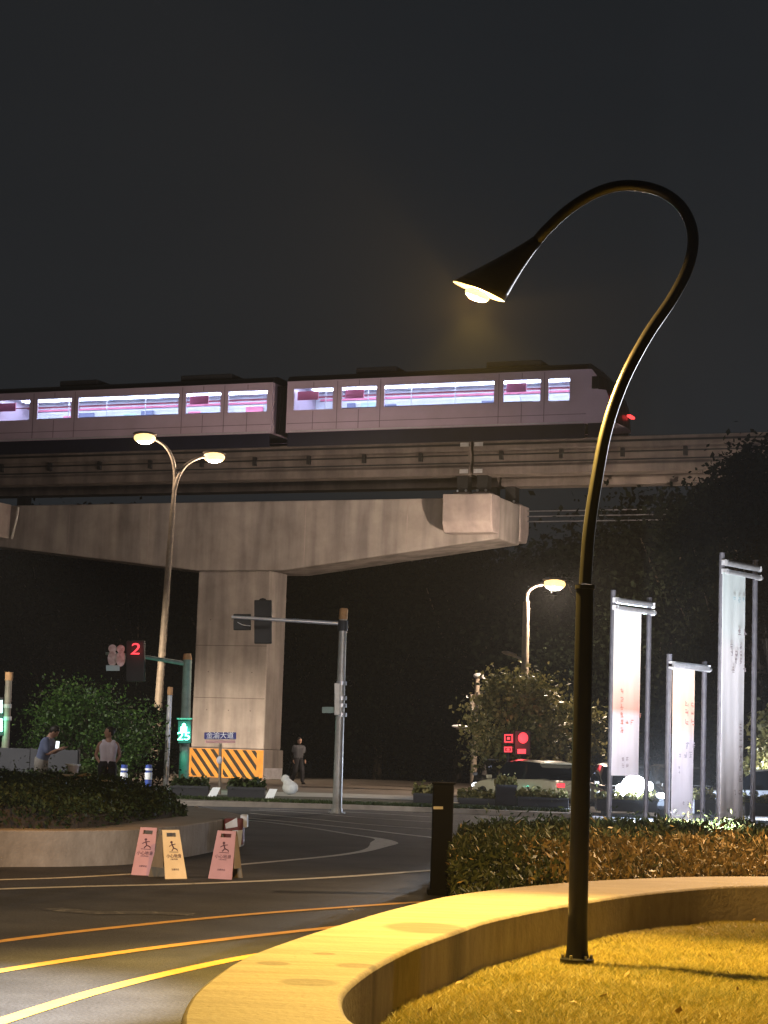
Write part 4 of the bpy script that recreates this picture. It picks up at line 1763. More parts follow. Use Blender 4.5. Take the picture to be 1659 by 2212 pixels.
# ================================================================== A-FRAME CAUTION SIGNS
def a_frame(label, px, py, h, rz, front, w=.26):
    r = thing('caution_sign', label, 'caution sign', G(px, py), 'folding floor signs on the road')
    hw_t, hw_b = w * .39, w * .5
    dep = .17
    th = .012

    def panel(sg, m, nm):
        b = MB()
        # trapezoid with a real handle slot, as butted pieces
        def X(z, f):
            return (hw_b + (hw_t - hw_b) * z / h) * f

        def Yv(z):
            return sg * (dep * (1 - z / h) + .012)
        z1, z2 = h * .86, h * .94
        segs = [(0, z1, -1, 1), (z1, z2, -1, -.55), (z1, z2, .55, 1), (z2, h, -1, 1)]
        for za, zb, fa, fb in segs:
            pts = [Vector((X(za, fa), Yv(za), za)), Vector((X(za, fb), Yv(za), za)), Vector((X(zb, fb), Yv(zb), zb)), Vector((X(zb, fa), Yv(zb), zb))]
            b.extr(pts, (0, sg * th, 0))
        return b.build(nm, m, r, local=True), Yv
    pf, Yv = panel(-1, front, 'front_panel')
    panel(1, 'sign_back', 'rear_panel')
    b = MB()
    for q in (-1, 1):
        b.extr([Vector((q * hw_b * .98, -dep * .75, h * .22)), Vector((q * hw_b * .98, dep * .75, h * .22)), Vector((q * hw_t * .96, .02, h * .9)), Vector((q * hw_t * .96, -.02, h * .9))], (q * .006, 0, 0))
    b.each('side_web', 'sign_back', r, local=True)
    # pictogram: slipping figure in strokes, then lettering
    n_ = Vector((0, -h, -dep)).normalized()
    u_ = Vector((0, dep, h)).normalized()

    def at(x, z):
        return Vector((x, Yv(z) - th, z)) + n_ * .002
    b = MB()

    def stroke(x0, z0, x1, z1, wd):
        p, q = at(x0, z0), at(x1, z1)
        d = (q - p).normalized()
        s = d.cross(n_).normalized() * wd / 2
        b.extr([p - s, q - s, q + s, p + s], n_ * .002)
    k = h
    b.sphere(at(-.012, .745 * k), .017, 10, 6, (1, .2, 1))
    stroke(-.012, .72 * k, .01, .63 * k, .016)
    stroke(.01, .63 * k, .055, .60 * k, .013)
    stroke(.055, .60 * k, .06, .565 * k, .011)
    stroke(.01, .63 * k, -.02, .57 * k, .013)
    stroke(-.008, .70 * k, -.05, .66 * k, .010)
    stroke(-.008, .70 * k, .04, .71 * k, .010)
    stroke(-.055, .55 * k, .07, .545 * k, .006)
    b.build('pictogram', 'print_dark', r, local=True)
    bpy.context.view_layer.update()
    base = r.location
    text('小心地滑', .052, base + at(0, .46 * k), (1, 0, 0), u_, 'lettering', 'print_dark', r, .0015)
    text('CAUTION', .022, base + at(0, .40 * k), (1, 0, 0), u_, 'lettering', 'print_dark', r, .0015)
    text('注意安全', .026, base + at(0, .19 * k), (1, 0, 0), u_, 'lettering', 'print_dark', r, .0015)
    r.rotation_euler = (0, 0, rz)
    return r


a_frame('pink caution sign folded open against the island wall, leftmost of the three', 318, 1889, .565, radians(-14), 'sign_pink', .27)
a_frame('yellow caution sign standing half hidden beside the leftmost pink one', 362, 1896, .565, radians(38), 'sign_yellow', .30)
a_frame('pink caution sign standing alone right of the yellow one', 487, 1897, .565, radians(-16), 'sign_pink', .30)

# ================================================================== BLACK BOLLARD POST
bb = G(951, 1932)
br = thing('bollard', 'thick black square bollard in front of the road at the hedge end', 'bollard', bb)
b = MB()
pxw = 22 * bb.y / F_PX
zt_ = P(947, 1694, bb.y).z
b.box(bb + Vector((0, 0, zt_ / 2)), (pxw * 2, pxw * 2, zt_))
b.build('shaft', 'matt_black', br, bevel=.015)
b = MB()
b.box(bb + Vector((.04, 0, .03)), (.38, .38, .06))
b.build('foot_plate', 'matt_black', br, bevel=.01)
b = MB()
b.box(bb + Vector((0, 0, zt_ + .012)), (pxw * 2 + .03, pxw * 2 + .03, .024))
b.build('cap', 'matt_black', br, bevel=.006)
b = MB()
pxbox(b, 936, 1742, 957, 1748, bb.y - pxw - .006, .005)
b.build('reflective_band', 'whitewash', br)

# ================================================================== RIGHT HEDGE
hl = [tuple(G(x, y, WALL_Z).xy) for x, y in [(985, 1926), (1000, 1924), (1100, 1912), (1227, 1901), (1450, 1888), (1659, 1886)]]
hl = [(x, y + .15) for x, y in hl] + [(7.2, 22.4), (9, 24), (9, 31), (4.6, 31), (2.6, 29.5), (1.15, 27.0), (.86, 23)]
fy = [(x, y) for x, y in hl[:7]]


def front_y(x):
    for (x0, y0), (x1, y1) in zip(hl[:6], hl[1:7]):
        if x0 <= x <= x1:
            return y0 + (y1 - y0) * (x - x0) / (x1 - x0 + 1e-9)
    return hl[0][1]


def top_right(x, y):
    d = y - front_y(x)
    e = smooth01(.7, 1.7, x)
    return .08 + (.36 + .17 * smooth01(0, 3.0, d)) * (.8 + .2 * e)


hedge('flowering_hedge', 'wide brown and green hedge behind the curved planter wall, orange lamplight put into its leaf colour at right', hl, top_right, .05, 380000, .085, 'hedge_right', .60, split=lambda x, y: .04 + .9 * smooth01(1.3, 2.3, x) * (1 - smooth01(2.6, 4.8, y - front_y(x))), aspect=.30, upright=.5)
hg = [(p[0], p[1]) for p in hl]
b = MB()
b.add([Vector((x, y, .06)) for x, y in hg], [tuple(range(len(hg)))])
tag(b.build('hedge_soil', 'ground'), kind='structure')


# ================================================================== BANNERS
def glyph(b, o, ex, ez, size, nrm):
    """a column character: a handful of strokes in a square cell"""
    for _ in range(random.randint(3, 4)):
        z = random.uniform(-.45, .45)
        x0, x1 = sorted((random.uniform(-.5, -.1), random.uniform(.1, .5)))
        p, q = o + ex * (x0 * size) + ez * (z * size), o + ex * (x1 * size) + ez * (z * size)
        s = ez * size * .07
        b.extr([p - s, q - s, q + s, p + s], nrm * .002)
    for _ in range(random.randint(1, 3)):
        x = random.uniform(-.4, .4)
        z0, z1 = sorted((random.uniform(-.5, 0), random.uniform(0, .5)))
        p, q = o + ex * (x * size) + ez * (z0 * size), o + ex * (x * size) + ez * (z1 * size)
        s = ex * size * .07
        b.extr([p - s, q - s, q + s, p + s], nrm * .002)


def banner(label, Y, xl, xr, ytop, cl0, cl1, cy0, cy1, m, marks, dy):
    """two poles, two cross bars, printed cloth hanging from the lower bar"""
    pl = P(xl, ytop, Y)
    pr = P(xr, ytop + 16, Y + dy)
    gl, gr = gz(pl.x, pl.y), gz(pr.x, pr.y)
    r = thing('banner_stand', label, 'banner', ((pl.x + pr.x) / 2, Y, 0), 'banner stands behind the hedge')
    for q in (pl, pr):
        b = MB()
        b.tube([(q.x, q.y, -.02), q], .05, 12)
        b.build('pole', 'pole_grey', r, smooth=True)
    ex = (Vector((pr.x, pr.y, 0)) - Vector((pl.x, pl.y, 0)))
    wd = ex.length
    ex.normalize()
    nrm = Vector((ex.y, -ex.x, 0))
    if nrm.y > 0:
        nrm = -nrm
    ez = Vector((0, 0, 1))
    zt = P((cl0 + cl1) / 2, cy0, Y).z
    top1 = P(xl + 6, ytop + 22, Y).z
    for dz, rr, nm, x0, x1 in ((top1, .055, 'cross_bar', -.05, wd - .10), (zt + .02, .042, 'hanging_bar', -.05, wd + .06)):
        b = MB()
        o = Vector((pl.x, pl.y, dz)) + nrm * .09
        b.tube([o + ex * x0, o + ex * x1], rr, 12)
        b.build(nm, 'steel', r, smooth=True)
    b = MB()
    for q in (pl, pr):
        for dz in (top1, zt + .02):
            b.box(Vector((q.x, q.y, dz)) + nrm * .05, (.12, .12, .09))
    b.each('bracket', 'steel', r)
    zb = P((cl0 + cl1) / 2, cy1, Y).z
    k0 = (P(cl0, cy0, Y).x - pl.x) / ex.x
    k1 = (P(cl1, cy0, Y).x - pl.x) / ex.x
    # cloth with soft folds and a slight thickness
    nx, nz_ = 16, 26
    vs, fs = [], []
    for side in (0, 1):
        for j in range(nz_ + 1):
            v = j / nz_
            for i in range(nx + 1):
                u_ = i / nx
                w_ = .035 * sin(u_ * 9 + 1.3 * sin(v * 4)) + .025 * sin(u_ * 17 + v * 3) + .05 * (u_ - .5) ** 2
                w_ *= (.25 + .75 * (1 - v)) * .14
                p = Vector((pl.x, pl.y, 0)) + ex * (k0 + (k1 - k0) * u_) + nrm * (.09 + w_ + (.006 if side == 0 else 0)) + ez * (zb + (zt - zb) * v)
                vs.append(p)
    M_ = (nx + 1) * (nz_ + 1)
    for side in (0, 1):
        for j in range(nz_):
            for i in range(nx):
                a = side * M_ + j * (nx + 1) + i
                fs.append((a, a + 1, a + nx + 2, a + nx + 1) if side == 0 else (a + nx + 1, a + nx + 2, a + 1, a))
    for j in range(nz_):
        for e in (0, nx):
            a = j * (nx + 1) + e
            fs.append((a, a + nx + 1, M_ + a + nx + 1, M_ + a))
    for i in range(nx):
        for e in (0, nz_ * (nx + 1)):
            fs.append((e + i, e + i + 1, M_ + e + i + 1, M_ + e + i))
    b = MB()
    b.add(vs, fs)
    cl = b.build('cloth', m, r, smooth=True)
    for (mk, mx0, my0, cols, rows, size) in marks:
        b = MB()
        for c_ in range(cols):
            for rw in range(rows):
                if random.random() < .12:
                    continue
                q = P(mx0 + c_ * size * 1.1, my0 + rw * size * 1.3, Y)
                u_ = (q.x - pl.x) / ex.x
                o = Vector((pl.x, pl.y, 0)) + ex * u_ + nrm * .175 + ez * q.z
                glyph(b, o, ex, ez, size * Y / F_PX, nrm)
        tag(b.build('print', mk, cl), kind='stuff')
    return r


YBN = 37
banner('pink and white hanging banner, middle height of the three banner stands', YBN, 1325, 1403, 1275, 1317, 1386, 1316, 1676, 'banner_pink',
       [('banner_red_ink', 1327, 1493, 1, 6, 13), ('banner_red_ink', 1340, 1560, 2, 1, 12), ('banner_red_ink', 1374, 1545, 1, 2, 12), ('banner_ink', 1330, 1640, 2, 2, 10)], 1.0)
banner('orange topped short hanging banner between the two taller ones', YBN - 1.2, 1446, 1522, 1413, 1444, 1502, 1442, 1772, 'banner_orange',
       [('banner_red_ink', 1470, 1520, 2, 3, 15), ('banner_ink', 1472, 1610, 2, 1, 16), ('banner_ink', 1452, 1630, 3, 1, 13), ('banner_ink', 1450, 1658, 1, 2, 8), ('banner_ink', 1462, 1735, 2, 1, 12)], 1.0)
banner('tallest pale blue hanging banner, rightmost of the three stands', YBN - 2, 1560, 1632, 1194, 1549, 1612, 1238, 1772, 'banner_blue',
       [('banner_pale_ink', 1570, 1293, 3, 1, 12), ('banner_ink', 1568, 1363, 3, 1, 15), ('banner_ink', 1562, 1395, 3, 3, 12), ('banner_ink', 1566, 1445, 3, 1, 15), ('banner_ink', 1588, 1570, 1, 6, 17), ('banner_ink', 1572, 1712, 2, 1, 13)], 1.0)


# unseen flood lights added in the hedge to brighten the banners
def flood(px, Y, power, col, label, target):
    p = P(px, 1790, Y)
    p.z = .06
    r = thing('fill_floodlight', label, 'fill_floodlight', p, 'floodlights added in the hedge')
    d = (Vector(target) - (p + Vector((0, 0, .45)))).normalized()
    R = d.to_track_quat('-Z', 'Y').to_matrix()
    b = MB()
    b.box(p + Vector((0, 0, .20)), (.05, .05, .44))
    b.build('stake', 'black_metal', r)
    b = MB()
    b.box(p + Vector((0, 0, .48)), (.26, .2, .10), R)
    b.build('housing', 'black_metal', r, bevel=.01)
    b = MB()
    b.box(p + Vector((0, 0, .48)) + d * .056, (.22, .16, .008), R)
    b.build('lens', 'white_lamp_dim', r)  # lens of the added unseen floodlight
    lamp('SPOT', 'lamp_light', p + Vector((0, 0, .48)) + d * .08, power, col, r, .1, d, 75, .7)
    return r


flood(1290, 30.5, 1700, (1, .93, .92), 'added unseen floodlight aimed up at the pink banner', P(1350, 1480, YBN))
flood(1480, 30.0, 1700, (1, .93, .92), 'added unseen floodlight aimed up at the short orange banner', P(1473, 1560, YBN - 1.2))
flood(1560, 28.0, 4600, (.90, .95, 1), 'added unseen floodlight aimed up at the tall blue banner', P(1582, 1450, YBN - 2))


# ================================================================== CARS
def car(label, loc, rz, paint, lights, L=4.5, Wd=1.78, Hc=1.45, group='cars on the far carriageway'):
    r = thing('car', label, 'car', loc, group)
    # body shell lofted along the length: (x, half width, z bottom, z top)
    st = [(-L / 2, .72, .38, .72), (-L / 2 + .12, .80, .28, .88), (-L * .34, .87, .22, .93), (-.2, .89, .20, .90), (L * .22, .88, .20, .88), (L * .36, .85, .22, .80), (L / 2 - .15, .78, .26, .70), (L / 2, .68, .36, .56)]
    b = MB()
    vs, fs = [], []
    for x, w, z0, z1 in st:
        vs += [Vector((x, -w * .94, z0)), Vector((x, -w, (z0 + z1) / 2)), Vector((x, -w * .92, z1 - .03)), Vector((x, -w * .8, z1)),
               Vector((x, w * .8, z1)), Vector((x, w * .92, z1 - .03)), Vector((x, w, (z0 + z1) / 2)), Vector((x, w * .94, z0))]
    for i in range(len(st) - 1):
        for k in range(8):
            fs.append((i * 8 + k, i * 8 + (k + 1) % 8, (i + 1) * 8 + (k + 1) % 8, (i + 1) * 8 + k))
    fs += [tuple(range(8)), tuple(range((len(st) - 1) * 8, len(st) * 8))]
    b.add(vs, fs)
    b.build('body', paint, r, smooth=True, local=True)
    # glasshouse
    gs = [(-L * .40, .62, .90, .92), (-L * .26, .66, .88, Hc - .06), (-.1, .68, .87, Hc - .02), (L * .10, .66, .86, Hc - .08), (L * .27, .60, .84, .86)]
    vs, fs = [], []
    for x, w, z0, z1 in gs:
        vs += [Vector((x, -w * 1.16, z0)), Vector((x, -w, z1)), Vector((x, w, z1)), Vector((x, w * 1.16, z0))]
    for i in range(len(gs) - 1):
        for k in range(4):
            fs.append((i * 4 + k, i * 4 + (k + 1) % 4, (i + 1) * 4 + (k + 1) % 4, (i + 1) * 4 + k))
    fs += [(0, 1, 2, 3), tuple(range(len(gs) * 4 - 4, len(gs) * 4))]
    b = MB()
    b.add(vs, fs)
    b.build('window', 'car_glass', r, smooth=True, local=True)
    vs, fs = [], []
    rs = [(-L * .27, .63, Hc - .055), (-L * .15, .67, Hc - .01), (-.1, .68, Hc), (L * .09, .65, Hc - .06)]
    for x, w, z in rs:
        vs += [Vector((x, -w, z - .035)), Vector((x, -w * .8, z + .02)), Vector((x, w * .8, z + .02)), Vector((x, w, z - .035))]
    for i in range(len(rs) - 1):
        for k in range(3):
            fs.append((i * 4 + k, i * 4 + k + 1, (i + 1) * 4 + k + 1, (i + 1) * 4 + k))
    fs += [(0, 1, 2, 3), (12, 13, 14, 15)]
    b = MB()
    b.add(vs, fs)
    b.build('roof', paint, r, smooth=True, local=True)
    for x in (-L * .31, L * .31):
        for sd in (-1, 1):
            c = Vector((x, sd * .80, .31))
            R = Matrix.Rotation(radians(90), 3, 'X')
            b = MB()
            b.lathe([(.18, -.1), (.29, -.1), (.31, -.06), (.31, .06), (.29, .1), (.18, .1)], 18, c, R)
            w = b.build('wheel', 'tyre', r, smooth=True, local=True)
            b = MB()
            b.lathe([(.02, -.085), (.18, -.10), (.18, .10), (.02, .085)], 14, c, R)
            b.build('rim', 'rim', w, smooth=True, local=True)
    for sd in (-1, 1):
        b = MB()
        b.sphere((L / 2 - .10, sd * .58, .62), .12, 10, 8, (.8, 1.3, .75))
        b.build('headlight', lights, r, smooth=True, local=True)
        b = MB()
        b.box((-L / 2 + .02, sd * .62, .76), (.06, .26, .12))
        b.build('tail_light', 'red_led', r, local=True, bevel=.01)
        b = MB()
        b.box((L * .20, sd * .98, .92), (.10, .16, .11))
        b.build('mirror', paint, r, local=True, bevel=.02)
    b = MB()
    b.box((L / 2 + .012, 0, .45), (.03, .5, .12))
    b.build('number_plate', 'white_plastic', r, local=True)
    r.rotation_euler = (0, 0, rz)
    return r


def car_at(px, Y, rz, label, paint, lights, z=None):
    p = P(px, 1700, Y)
    return car(label, (p.x, p.y, gz(p.x, p.y) if z is None else z), rz, paint, lights)


c1 = car_at(1346, 58, radians(-84), 'car with one dazzling white headlight between the pink and orange banners', 'car_dark', 'white_lamp')
h1 = P(1370, 1700, 55.4)
b = MB()
b.sphere(h1, .36, 16, 12, (1, .5, .9))  # oversized glowing lobes give the headlight's glare burst a shape
b.sphere(h1 + Vector((.36, 0, .03)), .17, 14, 10, (1, .6, .8))
b.sphere(h1 + Vector((-.35, 0, -.04)), .15, 14, 10, (1, .6, .8))
b.sphere(h1 + Vector((.02, 0, -.30)), .16, 14, 10, (1, .6, 1))
o_ = b.build('headlight_glare', 'white_lamp', c1, smooth=True)
o_.location = (0, 0, 0)
o_.data.transform(Matrix.Rotation(radians(84), 4, 'Z'))
lamp('SPOT', 'headlight_beam', h1 + Vector((0, -.35, 0)), 200000, (.80, .89, 1), c1, .1, (-.02, -1, .01), 26, 1.0)
lamp('POINT', 'lamp_glow', h1 + Vector((0, -.45, 0)), 1500, (.66, .78, 1), c1, .15)
for ch in c1.children:
    if ch.type == 'LIGHT':
        ch.location = Matrix.Rotation(radians(84), 3, 'Z') @ ch.location
        if ch.data.type == 'SPOT':
            ch.rotation_quaternion = (Matrix.Rotation(radians(84), 3, 'Z') @ Vector((-.025, -1, .02))).to_track_quat('-Z', 'Y')
c2 = car_at(1150, 61, radians(122), 'pale car with a lit roof behind the planter boxes, left of the black lamp post', 'car_taxi', 'white_lamp_dim')
c3 = car_at(1655, 57, radians(176), 'white car with bright headlights at the right edge of the picture', 'car_white', 'white_lamp_dim')
p = P(1625, 1702, 54.5)
lamp('POINT', 'lamp_glow', p, 1500, (.85, .92, 1), c3, .2)
c3.children[-1].location = Matrix.Rotation(radians(-176), 3, 'Z') @ c3.children[-1].location
c4 = car_at(1465, 63, radians(-80), 'dark car with round white headlights seen between the short and tall banners', 'car_dark', 'white_lamp_dim')
c5 = car_at(1085, 66, radians(-88), 'dark distant car with headlights on, right of the black bollard', 'car_dark', 'white_lamp_dim')
c6 = car_at(1345, 66, radians(-90), 'dark distant car with headlights glowing left of the pink banner', 'car_dark', 'white_lamp_dim')


# ================================================================== TREES
def tree_mesh(h, cr, n, leaf, size, seed, flat=1.0, trunk_h=.35, clumps=34):
    rg = np.random.default_rng(seed)
    rd = random.Random(seed)
    b = MB()
    pts = [Vector((0, 0, -.1))]
    for i in range(1, 6):
        pts.append(Vector((rd.uniform(-.12, .12) * i * .4, rd.uniform(-.12, .12) * i * .4, h * .72 * i / 5)))
    b.tube(pts, [h * .022 * (1 - .15 * i) for i in range(6)], 9)
    cents = []
    for k in range(clumps):
        th = rd.uniform(0, 2 * pi)
        v = rd.uniform(-1, 1)
        rad = rd.uniform(.45, 1.0) ** .6
        z = h * (trunk_h + (1 - trunk_h) * (.5 + .5 * v * .92))
        w = cr * math.sqrt(max(.05, 1 - (v * .92) ** 2)) * rad * flat
        c = Vector((cos(th) * w, sin(th) * w, z))
        cents.append(c)
        if k % 2 == 0:
            t = rd.uniform(.35, .9)
            p0 = pts[min(5, int(t * 5))]
            b.tube([p0, p0.lerp(c, .5) + Vector((0, 0, .1)), c], [h * .008, h * .005, h * .002], 5)
    C_ = np.array([tuple(c) for c in cents])
    idx = rg.integers(0, len(C_), n)
    sd = cr * rg.uniform(.12, .26, len(C_))
    ctr = C_[idx] + rg.normal(size=(n, 3)) * sd[idx][:, None] * np.array([1, 1, .75])
    q = leaf_quads(ctr, size, .2, .62)
    return b, q


def make_tree(name, label, cat, loc, h, cr, n, leaf, size, seed, group=None, **kw):
    r = thing(name, label, cat, loc, group)
    b, q = tree_mesh(h, cr, n, leaf, size, seed, **kw)
    b.build('trunk', 'bark', r, smooth=True, local=True)
    f = bigmesh('crown', q, 4, leaf, r)
    tag(f, kind='stuff')
    return r


PROTO = [make_tree('tree', 'x', 'tree', (0, 0, 0), 11, 4.6, 26000, 'leaf_dark', .24, 40 + k, 'dark trees behind the pier', trunk_h=.10, clumps=46) for k in range(3)]
spots = []
for row, (Y, n, hh_) in enumerate(((96, 9, 1.0), (105, 9, 1.12))):
    for i in range(n):
        px = -60 + (1400 / (n - 1)) * i + (70 if row else 0)
        spots.append((px, Y + random.uniform(-2, 2), hh_ * random.uniform(.88, 1.06)))
spots += [(1330, 84, .94), (1420, 90, 1.12), (1500, 82, 1.08), (1590, 92, 1.2), (1670, 86, 1.15), (1400, 78, .72), (1555, 77, .8)]
def sized(q):
    return 'taller' if q > 1.0 else 'lower'


def tree_where(px, row):
    near = ('at the far left edge', 'behind the round bush', 'left of the green grey mast', 'behind the striped pier base', 'right behind the pier column',
            'behind the signal mast', 'left of the black bollard', 'behind the single arm lamp', 'behind the black lamp post', 'behind the pink banner', 'behind the short orange banner', 'behind the tall blue banner', 'beyond the right edge banner')
    k = int(min(12, max(0, (px + 60) / 1760 * 13)))
    return near[k]


cnt = {}
for i, (px, Y, k) in enumerate(spots):
    p = P(px, 1640, Y)
    o = PROTO[i] if i < 3 else dup(PROTO[i % 3], (0, 0, 0))
    o.location = (p.x, p.y, -.2)
    o.rotation_euler = (0, 0, random.uniform(0, 6.28))
    o.scale = (k * random.uniform(.95, 1.15), k * random.uniform(.95, 1.15), k)
    w = tree_where(px, i)
    row = 'back row' if Y > 100 else ('front row' if Y < 88 else 'middle row')
    lab = 'dark leafy tree %s, %s' % (w, row)
    cnt[lab] = cnt.get(lab, 0) + 1
    if cnt[lab] > 1:
        lab = 'dark leafy tree %s, %s, right hand one' % (w, row)
    o['label'] = lab
# tall dark tree whose top crosses the beam at the right edge
tx = P(1612, 1640, 66)
make_tree('tree', 'tall dark tree at right whose pointed top crosses the monorail beam', 'tree', (tx.x, tx.y, -.34), 12.2, 2.5, 22000, 'leaf_dark', .19, 77, None, trunk_h=.2, clumps=50)
tx = P(1668, 1640, 65)
make_tree('tree', 'dark tree at the right edge touching the underside of the beam', 'tree', (tx.x, tx.y, -.34), 11.2, 2.2, 18000, 'leaf_dark', .19, 78, None, trunk_h=.2)
# olive tree by the single arm lamp
tx = P(1118, 1690, 66)
make_tree('tree', 'broad olive green tree under the single arm lamp', 'tree', (tx.x, tx.y, -.34), 4.3, 1.75, 9000, 'leaf_olive', .15, 81, None, trunk_h=.32, clumps=40)
tx = P(1215, 1690, 70)
make_tree('tree', 'shaded olive tree just left of the black lamp post', 'tree', (tx.x, tx.y, -.34), 3.7, 1.5, 2600, 'leaf_olive', .22, 82, None, trunk_h=.3)
tx = P(1680, 1690, 60)
make_tree('tree', 'yellow green tree cut by the right edge behind the tall banner', 'tree', (tx.x, tx.y, -.3), 3.3, 1.0, 2600, 'leaf_olive', .18, 83, None, trunk_h=.3)
tx = P(1440, 1690, 68)
make_tree('tree', 'low shaded tree between the pink and orange banners', 'tree', (tx.x, tx.y, -.3), 3.4, 1.5, 2200, 'leaf_dark', .2, 84, None, trunk_h=.3)
# round bush on the left
tx = P(190, 1660, 57)
make_tree('round_bush', 'large round green bush behind the two people', 'bush', (tx.x, tx.y, 0), 2.9, 1.6, 16000, 'leaf_green', .09, 90, None, trunk_h=.12, clumps=80)
tx = P(300, 1660, 60)
make_tree('round_bush', 'darker round bush behind the tall two armed lamp pole', 'bush', (tx.x, tx.y, 0), 2.5, .95, 7000, 'leaf_dark', .10, 91, None, trunk_h=.1, clumps=50)
tx = P(225, 1700, 50)
hedge('low_hedge', 'low green hedge behind the blue striped posts', [(-10.4, 49.9), (-6.2, 49.7), (-6.2, 51.2), (-10.4, 51.4)], lambda x, y: .75, .1, 14000, .12, 'hedge_left', .6)
# verge grass
N = 14000
xy = np.stack([RNG.uniform(-14, 5, N), RNG.uniform(51.5, 53.4, N)], 1)
base = np.stack([xy[:, 0], xy[:, 1], np.full(N, .1)], 1)
a_ = RNG.uniform(0, 2 * pi, N)
wv = np.stack([np.cos(a_), np.sin(a_), np.zeros(N)], 1) * .02
tip = base + np.stack([RNG.normal(0, .04, N), RNG.normal(0, .04, N), RNG.uniform(.04, .10, N)], 1)
tag(bigmesh('verge_grass', np.stack([base - wv, base + wv, tip], 1), 3, 'hedge_left'), kind='stuff')

# dark hoarding behind the man
p0, p1 = P(-40, 1650, 50), P(172, 1650, 50)
zt = P(60, 1617, 50).z
hr = thing('hoarding', 'dark grey panel hoarding behind the man in the blue shirt', 'fence', ((p0.x + p1.x) / 2, 50, 0))
k = p0.x
while k < p1.x - .05:
    b = MB()
    b.box((k + .60, 50, zt / 2 + .03), (1.19, .04, zt - .06))
    b.build('panel', 'dark_grey', hr, bevel=.008)
    b = MB()
    b.box((k + 1.2, 50.05, zt / 2), (.06, .06, zt + .04))
    b.build('post', 'dark', hr)
    k += 1.2

# blue and white banded posts
for i, px in enumerate((267, 320)):
    Y = 47.0
    p = P(px, 1690, Y)
    zt_ = P(px, 1652, Y).z
    r = thing('delineator_post', ('blue and white banded post left of the tall lamp pole', 'blue and white banded post touching the tall lamp pole')[i], 'bollard', (p.x, p.y, 0), 'blue and white banded posts')
    b = MB()
    b.tube([(p.x, p.y, 0), (p.x, p.y, zt_)], [.085, .075], 14)
    b.build('post', 'blue_plastic', r, smooth=True)
    b = MB()
    b.tube([(p.x, p.y, zt_ - .34), (p.x, p.y, zt_ - .18)], .088, 14)
    b.tube([(p.x, p.y, zt_ - .13), (p.x, p.y, zt_ - .08)], .086, 14)
    b.each('white_band', 'white_plastic', r, smooth=True)
# bucket on the island edge, scraps around
Y = 40.5
p = P(157, 1672, Y)
zt_ = P(157, 1650, Y).z
r = thing('bucket', 'white bucket with a wide rim left of the woman', 'bucket', (p.x, p.y, zt_ - .34))
b = MB()
b.lathe([(.001, 0), (.085, 0), (.125, .31), (.118, .31), (.08, .02), (.001, .02)], 18, (p.x, p.y, zt_ - .34))
b.build('pail', 'whitewash', r, smooth=True)
b = MB()
b.lathe([(.118, .305), (.155, .31), (.155, .335), (.118, .335)], 18, (p.x, p.y, zt_ - .34))
b.build('rim', 'white_plastic', r, smooth=True)
pd = thing('stone_block', 'low dark stone block under the white bucket', 'block', (p.x, p.y, 0))
b = MB()
b.box((p.x, p.y, (zt_ - .345) / 2), (.6, .4, zt_ - .345))
b.build('block', 'dark_grey', pd, bevel=.02)


def scrap(px, py, z, Y, size, label, cat='litter', m='paper', group='scraps of litter'):
    p = P(px, py, Y) if Y else G(px, py, z)
    b = MB()
    n_ = 7
    top = []
    for k in range(n_):
        a = 2 * pi * k / n_
        rr = size * random.uniform(.6, 1.1)
        top.append(Vector((cos(a) * rr, sin(a) * rr * .8, random.uniform(0, size * .35))))
    c = Vector((0, 0, size * random.uniform(.25, .5)))
    b.add([p + v for v in top] + [p + c] + [p + v * .8 - Vector((0, 0, size * .1)) for v in top],
          [(k, (k + 1) % n_, n_) for k in range(n_)] + [(k, n_ + 1 + k, n_ + 1 + (k + 1) % n_, (k + 1) % n_) for k in range(n_)])
    o = b.build('paper_scrap', m)
    return tag(o, label, cat, group)


scrap(120, 1683, 0, 34, .10, 'tan scrap on the hedge top below the man', m='leaf_litter')
scrap(144, 1677, 0, 34, .12, 'pale crumpled scrap on the hedge just left of the bucket')
scrap(184, 1676, 0, 34, .16, 'orange tan crumpled bag on the hedge just right of the bucket', m='leaf_litter')
scrap(167, 1686, 0, 33.5, .09, 'small pale scrap on the hedge below the bucket')
scrap(228, 1689, 0, 33.5, .10, 'pale scrap on the hedge below the woman')
scrap(378, 1698, .1, 0, .14, 'white scrap near the foot of the slim grey post')
scrap(425, 1744, WALL_Z + .01, 0, .05, 'white scrap on the rear coping of the island wall')
scrap(758, 1966, .01, 0, .035, 'small bright scrap lying on the dark road')
scrap(1424, 2016, LAWN_Z + .01, 0, .035, 'white scrap on the shaded lawn right of the black post')
scrap(1571, 2012, LAWN_Z + .01, 0, .035, 'pale scrap on the shaded lawn near the wall')
scrap(1547, 2080, LAWN_Z + .01, 0, .02, 'tiny pale scrap on the lit lawn')
scrap(1240, 2166, LAWN_Z + .02, 0, .03, 'thin white scrap on the lit lawn below the black post')
scrap(1617, 2196, LAWN_Z + .01, 0, .02, 'tiny white scrap at the bottom right of the lawn')
scrap(985, 1735, .12, 0, .12, 'small white lump by the planter boxes right of the bollard')

# white slumped sack near the pier
p = G(622, 1716, .1)
r = thing('sack', 'slumped white sack standing right of the pier base', 'sack', p)
b = MB()
b.sphere(p + Vector((.06, 0, .20)), .24, 12, 8, (1, .8, .85))
b.sphere(p + Vector((-.10, 0, .46)), .13, 10, 8, (1, .9, 1))
b.tube([p + Vector((.0, 0, .30)), p + Vector((-.10, 0, .46))], [.17, .09], 10)
b.build('sack_body', 'sack', r, smooth=True)

